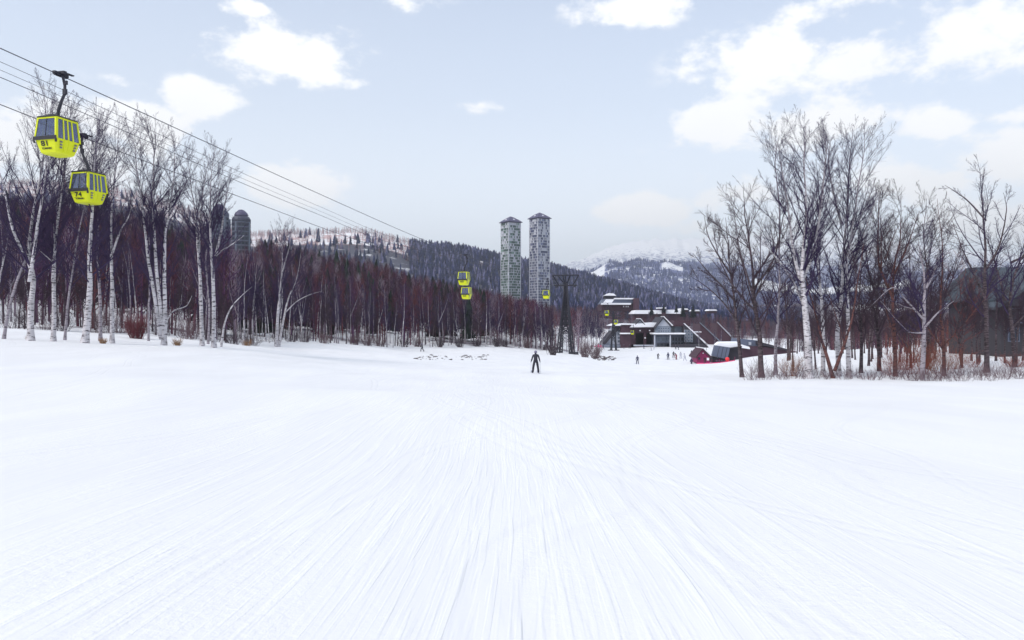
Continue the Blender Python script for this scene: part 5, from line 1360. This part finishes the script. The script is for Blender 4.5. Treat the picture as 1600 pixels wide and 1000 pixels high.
b.box(xl+2.2, xr-1, -1.72, -1.6, zz(490), zz(488.5)); b.build('railing', M['pale_wall'], bal)
for k in range(5):
    x0 = xl+2.0+k*2.8
    for (va, vc) in ((502, 481), (534, 512)):
        f = MB(); f.box(x0, x0+1.3, -.12, .1, zz(va), zz(vc)); fo_ = f.build('window', M['slate'], hs)
        f = MB(); f.box(x0+.12, x0+1.18, -.16, -.05, zz(va)+.12, zz(vc)-.12); f.build('pane', M['glass_dark'], fo_)
# cross gable above the balcony
gx = (1584-800)/F*84-hx
b = MB(); b.prism([(gx-3.2, -1.9, zz(478)), (gx+3.2, -1.9, zz(478)), (gx, -1.9, zz(452))], (0, 5, 0)); b.build('gable', M['dark_wall'], hs)
b = MB()
for s in (-1, 1): b.prism([(gx+s*3.7, -2.3, zz(480)), (gx+s*3.5, -2.3, zz(484)), (gx, -2.3, zz(453)), (gx, -2.3, zz(448))], (0, 5.6, 0))
b.build('gable_roof', M['roofteal'], hs)
tag(hs, 'dark house with a big teal grey roof behind the bare trees at right', 'house')

# ------------------------------------------------------------------ rough clods and brush where the groomed piste ends
def clods(name, u0, u1, v0, v1, n, label, seed):
    g = np.random.default_rng(seed); mb = MB()
    for k in range(n):
        p = hit(u0+(u1-u0)*g.random(), v0+(v1-v0)*g.random(), 40)
        s = (.04+.13*g.random()**2)*(p[1]/110); a = g.random()*3
        rr = [[(p[0]+s*f*(1+.5*g.random())*math.cos(a+j*1.257)*1.6, p[1]+s*f*math.sin(a+j*1.257)*1.3, p[2]+z*s) for j in range(5)] for f, z in ((1, -.5), (.9, .3), (.3, .8))]
        mb.ring_loft(rr)
    o = mb.build(name, M['soil']); tag(o, label, None, None, 'stuff')
clods('soil_clods', 648, 764, 555, 562.5, 85, 'dark clods and twigs showing through the snow below the wood', 2)
clods('brush_debris', 928, 962, 557, 563, 80, 'dark brushwood lying on the snow bank right of the pylon', 3)
# snow hump under that brush
# ------------------------------------------------------------------ people on the snow
M['jacket'] = mat('black_ski_jacket', (.022, .022, .035), .75, .2, 6)
M['jacket_blue'] = mat('navy_ski_jacket', (.03, .035, .08), .75, .2, 6)
M['jacket_white'] = mat('pale_ski_jacket', (.45, .47, .55), .75, .1, 6)
M['jacket_red'] = mat('dark_red_ski_jacket', (.22, .04, .06), .75, .15, 6)
M['trousers'] = mat('black_ski_trousers', (.018, .018, .028), .75, .2, 6)
M['skin'] = mat('skin', (.55, .36, .28), .6, .05, 6)
M['boots'] = mat('grey_ski_boots', (.16, .16, .2), .4, .1, 6)
M['helmet'] = mat('violet_grey_helmet', (.16, .15, .24), .35, .1, 6)
M['ski'] = mat('ski_base', (.30, .33, .42), .35, .1, 4)
M['pole'] = mat('ski_pole_metal', (.45, .46, .52), .35, .05, 4, metal=.5)

def skin_body(J, E, R, mats, name):
    """J joints (list of xyz), E edges, R radii -> continuous body mesh with face materials by height"""
    me = bpy.data.meshes.new(name); me.from_pydata(J, E, []); me.update()
    o = bpy.data.objects.new('tmp', me); COL.objects.link(o)
    md = o.modifiers.new('s', 'SKIN'); md.use_smooth_shade = True; md.branch_smoothing = .6
    for i, r in enumerate(R):
        me.skin_vertices[0].data[i].radius = (r, r) if not isinstance(r, tuple) else r
    me.skin_vertices[0].data[0].use_root = True
    sb = o.modifiers.new('d', 'SUBSURF'); sb.levels = 1; sb.render_levels = 1
    dg = bpy.context.evaluated_depsgraph_get(); out = bpy.data.meshes.new_from_object(o.evaluated_get(dg)); bpy.data.objects.remove(o)
    return out

def figure(pose):
    """joint positions, facing +y; returns body mesh (slots jacket,trousers,skin,boots,gloves) and key points"""
    if pose == 'stand':   # seen from behind, knees soft, feet apart, arms out and low
        pel = (0, 0, .94); hips = [(-.10, 0, .90), (.10, 0, .90)]; knees = [(-.17, .07, .50), (.17, .07, .50)]; ank = [(-.22, -.02, .10), (.22, -.02, .10)]; toe = [(-.23, .17, .05), (.23, .17, .05)]
        sp = (0, .01, 1.12); ch = (0, .03, 1.32); nk = (0, .04, 1.47); hd = (0, .06, 1.56); ht = (0, .06, 1.66)
        sh = [(-.19, .03, 1.40), (.19, .03, 1.40)]; el = [(-.265, .00, 1.13), (.265, .00, 1.13)]; ha = [(-.335, .10, .90), (.335, .10, .90)]
    elif pose == 'walk':
        pel = (0, 0, .93); hips = [(-.09, 0, .89), (.09, 0, .89)]; knees = [(-.10, .24, .55), (.11, -.02, .47)]; ank = [(-.11, .30, .12), (.11, -.34, .13)]; toe = [(-.11, .48, .07), (.11, -.18, .05)]
        sp = (0, .05, 1.10); ch = (0, .12, 1.28); nk = (0, .17, 1.41); hd = (0, .21, 1.50); ht = (0, .22, 1.60)
        sh = [(-.18, .13, 1.35), (.18, .13, 1.35)]; el = [(-.27, -.08, 1.12), (.27, .28, 1.12)]; ha = [(-.26, .02, .92), (.27, .48, 1.0)]
    elif pose == 'crouch':
        pel = (0, -.12, .50); hips = [(-.10, -.1, .48), (.10, -.1, .48)]; knees = [(-.17, .24, .50), (.17, .24, .50)]; ank = [(-.17, .05, .12), (.17, .05, .12)]; toe = [(-.18, .24, .05), (.18, .24, .05)]
        sp = (0, -.06, .68); ch = (0, .06, .86); nk = (0, .14, .98); hd = (0, .19, 1.07); ht = (0, .20, 1.17)
        sh = [(-.18, .08, .92), (.18, .08, .92)]; el = [(-.28, .22, .72), (.28, .22, .72)]; ha = [(-.22, .42, .60), (.22, .42, .60)]
    else:  # lean: skiing with the trunk bent forward
        pel = (0, -.06, .84); hips = [(-.10, -.04, .81), (.10, -.04, .81)]; knees = [(-.13, .16, .47), (.15, .16, .47)]; ank = [(-.13, 0, .10), (.15, 0, .10)]; toe = [(-.13, .19, .05), (.15, .19, .05)]
        sp = (0, .03, 1.0); ch = (0, .15, 1.16); nk = (0, .23, 1.28); hd = (0, .29, 1.36); ht = (0, .30, 1.46)
        sh = [(-.18, .17, 1.22), (.18, .17, 1.22)]; el = [(-.31, .22, 1.0), (.31, .22, 1.0)]; ha = [(-.27, .44, .93), (.27, .44, .93)]
    J = [pel, sp, ch, nk, hd, ht]; E = [(0, 1), (1, 2), (2, 3), (3, 4), (4, 5)]; R = [.15, .15, .165, .07, .098, .078]
    for s in (0, 1):
        i = len(J); J += [hips[s], knees[s], ank[s], toe[s]]; E += [(0, i), (i, i+1), (i+1, i+2), (i+2, i+3)]; R += [.118, .095, .085, .055]
        i = len(J); J += [sh[s], el[s], ha[s]]; E += [(2, i), (i, i+1), (i+1, i+2)]; R += [.075, .066, .050]
        e = Vector(el[s]); h = Vector(ha[s]); d = (h-e).normalized(); side = Vector((1, 0, 0)); nn = d.cross(side).normalized()
        palm = h+d*.06; J.append(tuple(palm)); R.append(.038); E.append((i+2, len(J)-1)); pi = len(J)-1
        for q in range(4):   # gloved fingers curling around the grip
            off = nn*(-.030+.02*q); l = (.034, .040, .037, .028)[q]
            a = palm+off+d*.03; c = a+d*l*.7-side*(.016 if s else -.016); f_ = c+d*l*.1-side*(.026 if s else -.026)
            k = len(J); J += [tuple(a), tuple(c), tuple(f_)]; E += [(pi, k), (k, k+1), (k+1, k+2)]; R += [.0125, .0115, .010]
        a = palm-d*.02-nn*.03; c = a-nn*.025+d*.03; k = len(J); J += [tuple(a), tuple(c)]; E += [(pi, k), (k, k+1)]; R += [.014, .011]
    me = skin_body(J, E, R, None, 'person')
    hands = [Vector(h) for h in ha]; els = [Vector(h) for h in el]
    mi = []
    for p in me.polygons:
        c = p.center; k = 0
        if c.z > nk[2]+.02 and (c-Vector(hd)).length < .25: k = 2
        elif c.z < .17: k = 3
        elif c.z < pel[2]-.06 or (pose == 'crouch' and c.z < .5): k = 1
        for h, e in zip(hands, els):
            if (c-h).length < .16 and (c-e).length > (h-e).length*.88: k = 4
            elif (c-e).dot(h-e) > 0 and (c-h).length < .3 and abs(c.x) > .2: k = 0
        mi.append(k)
    me.polygons.foreach_set('material_index', mi); me.polygons.foreach_set('use_smooth', [True]*len(mi)); me.update()
    return me, dict(hd=hd, ht=ht, toe=toe, ank=ank, ha=ha)
POSES = {p: figure(p) for p in ('stand', 'walk', 'crouch', 'lean')}
def ball(mb, c, rx, ry, rz_, n=12, lo=0, mi=0):
    rings = []
    for k in range(1, 9):
        a = math.pi*k/9; z = -math.cos(a)
        rings.append([(c[0]+rx*math.sin(a)*math.cos(2*math.pi*j/n), c[1]+ry*math.sin(a)*math.sin(2*math.pi*j/n), c[2]+rz_*max(z, lo)) for j in range(n)])
    mb.ring_loft(rings, mi)
def person(u, v, pose, face, jacket, label, group=None, skis=True, poles=False, scale=1.0, y=None):
    p = at(u, y) if y else hit(u, v)
    o = empty('person', p, face, (scale,)*3)
    src, K = POSES[pose]
    me = src.copy(); me.materials.clear()
    for m in (jacket, 'trousers', 'skin', 'boots', 'boots'): me.materials.append(M[m])
    b = bpy.data.objects.new('body', me); COL.objects.link(b); b.parent = o
    hd = K['hd']; h = MB(); ball(h, (hd[0], hd[1]-.005, hd[2]+.045), .118, .132, .135, lo=-.35); h.build('helmet', M['helmet'], o, True)
    gg = MB(); gg.box(-.085, .085, hd[1]+.085, hd[1]+.135, hd[2]+.0, hd[2]+.065); gg.build('goggles', M['black'], o)
    fm = MB()   # nose, mouth and ears
    fm.prism([(-.016, hd[1]+.09, hd[2]-.02), (.016, hd[1]+.09, hd[2]-.02), (0, hd[1]+.09, hd[2]+.02)], (0, .035, -.006)); fm.box(-.03, .03, hd[1]+.088, hd[1]+.098, hd[2]-.062, hd[2]-.05)
    for s in (-1, 1): ball(fm, (s*.1, hd[1], hd[2]-.01), .012, .02, .032, 6)
    fm.build('face', M['skin'], o, True)
    if skis:
        for t, a in zip(K['toe'], K['ank']):
            m = MB(); x = (t[0]+a[0])/2; yc = (t[1]+a[1])/2-.02
            for (ya, yb, za, zb) in ((-.78, .72, .0, .0), (.72, .86, 0, .05), (.86, .93, .05, .11)):
                m.hexa([(x-.045, yc+ya, .004+za), (x+.045, yc+ya, .004+za), (x+.045, yc+yb, .004+zb), (x-.045, yc+yb, .004+zb)], [(x-.045, yc+ya, .022+za), (x+.045, yc+ya, .022+za), (x+.045, yc+yb, .022+zb), (x-.045, yc+yb, .022+zb)])
            m.build('ski', M['ski'], o)
    tag(o, label, 'person', group)
    if poles:
        for s, ha in zip(('left', 'right'), K['ha']):
            q = Matrix.Rotation(face, 3, 'Z') @ (Vector(ha)*scale)+Vector(p)
            m = MB(); sx = -1 if s == 'left' else 1
            m.tube([(0, 0, .13), (sx*.01, .03, -.05), (sx*.03, -.06, -.95*min(1, (q.z-p[2])/.95)-.0)], [.018, .014, .011], 6)
            m.tube([(0, 0, .15), (0, .01, .0)], .019, 6); zt = -(q.z-p[2])+.07
            m.tube([(sx*.028, -.055, zt), (sx*.029, -.055, zt+.012)], .05, 8)
            k = m.build('ski_pole', M['pole']); k.location = q
            tag(k, f'ski pole in the {s} hand of the black clad skier on the open piste', 'ski pole', 'poles of the nearest skier')
    return o
person(837, 583, 'stand', rad(4), 'jacket', 'nearest skier, all in black, seen from behind on the open piste', poles=True)
person(660, 549.5, 'walk', rad(75), 'jacket', 'dark dressed person striding sideways at the edge of the wood', skis=False)
G1 = 'distant skiers on the run-out before the lodge'
person(996, 569, 'stand', rad(10), 'jacket_blue', 'lone dark skier standing left of the scattered crowd, below the lodge', G1)
person(1079.5, 569, 'crouch', rad(-80), 'jacket_blue', 'dark figure crouching on the snow just left of the magenta hut', G1, skis=False)
FAR = [(1028, 561, 'lean', -30, 'jacket', 'small dark skier leaning forward, leftmost of the scattered crowd'),
 (1044, 562, 'stand', 20, 'jacket_blue', 'small skier standing alone between the leaning skier and the crowd'),
 (1052.5, 559, 'stand', 0, 'jacket', 'tallest looking dark skier at the left of the crowd by the magenta hut'),
 (1057, 562, 'lean', 40, 'jacket_red', 'skier bending forward beside the tallest looking dark skier'),
 (1063.5, 560, 'stand', 180, 'jacket_white', 'pale jacketed skier in the middle of the crowd'),
 (1070.5, 564, 'walk', 60, 'jacket_white', 'pale skier striding in front of the crowd, nearer the crouching figure'),
 (1080.5, 556, 'stand', 200, 'jacket', 'dark skier of the pair left of the hut gable, left one'),
 (1083.5, 555, 'stand', 150, 'jacket_blue', 'dark skier of the pair left of the hut gable, right one'),
 (1086.5, 553, 'walk', 10, 'jacket_red', 'skier right behind the pair at the hut gable'),
 (925, 546, 'stand', 0, 'jacket', 'tiny dark skier on the snow left of the pink windbreak'),
 (943, 546, 'walk', 70, 'jacket_blue', 'tiny figure walking right of the pink windbreak'),
 (975, 545, 'stand', 90, 'jacket', 'tiny dark figure before the maroon lodge block, left one'),
 (984, 545, 'walk', 90, 'jacket', 'tiny dark figure before the maroon lodge block, right one'),
 (1006, 545, 'stand', -40, 'jacket_blue', 'tiny dark figure between the two dark lodge openings'),
 (1018, 548, 'lean', 120, 'jacket_white', 'tiny pale figure bending before the lodge pillar, left one'),
 (1022, 546, 'stand', 0, 'jacket_white', 'tiny pale figure standing before the lodge pillar, right one'),
 (1056, 546, 'stand', 30, 'jacket', 'tiny dark figure before the lodge terrace, left one'),
 (1060, 547, 'walk', -60, 'jacket_blue', 'tiny dark figure before the lodge terrace, right one')]
for (u_, v_, ps, fc, jk, lab) in FAR: person(u_, v_, ps, rad(fc), jk, lab, G1, skis=ps != 'walk')
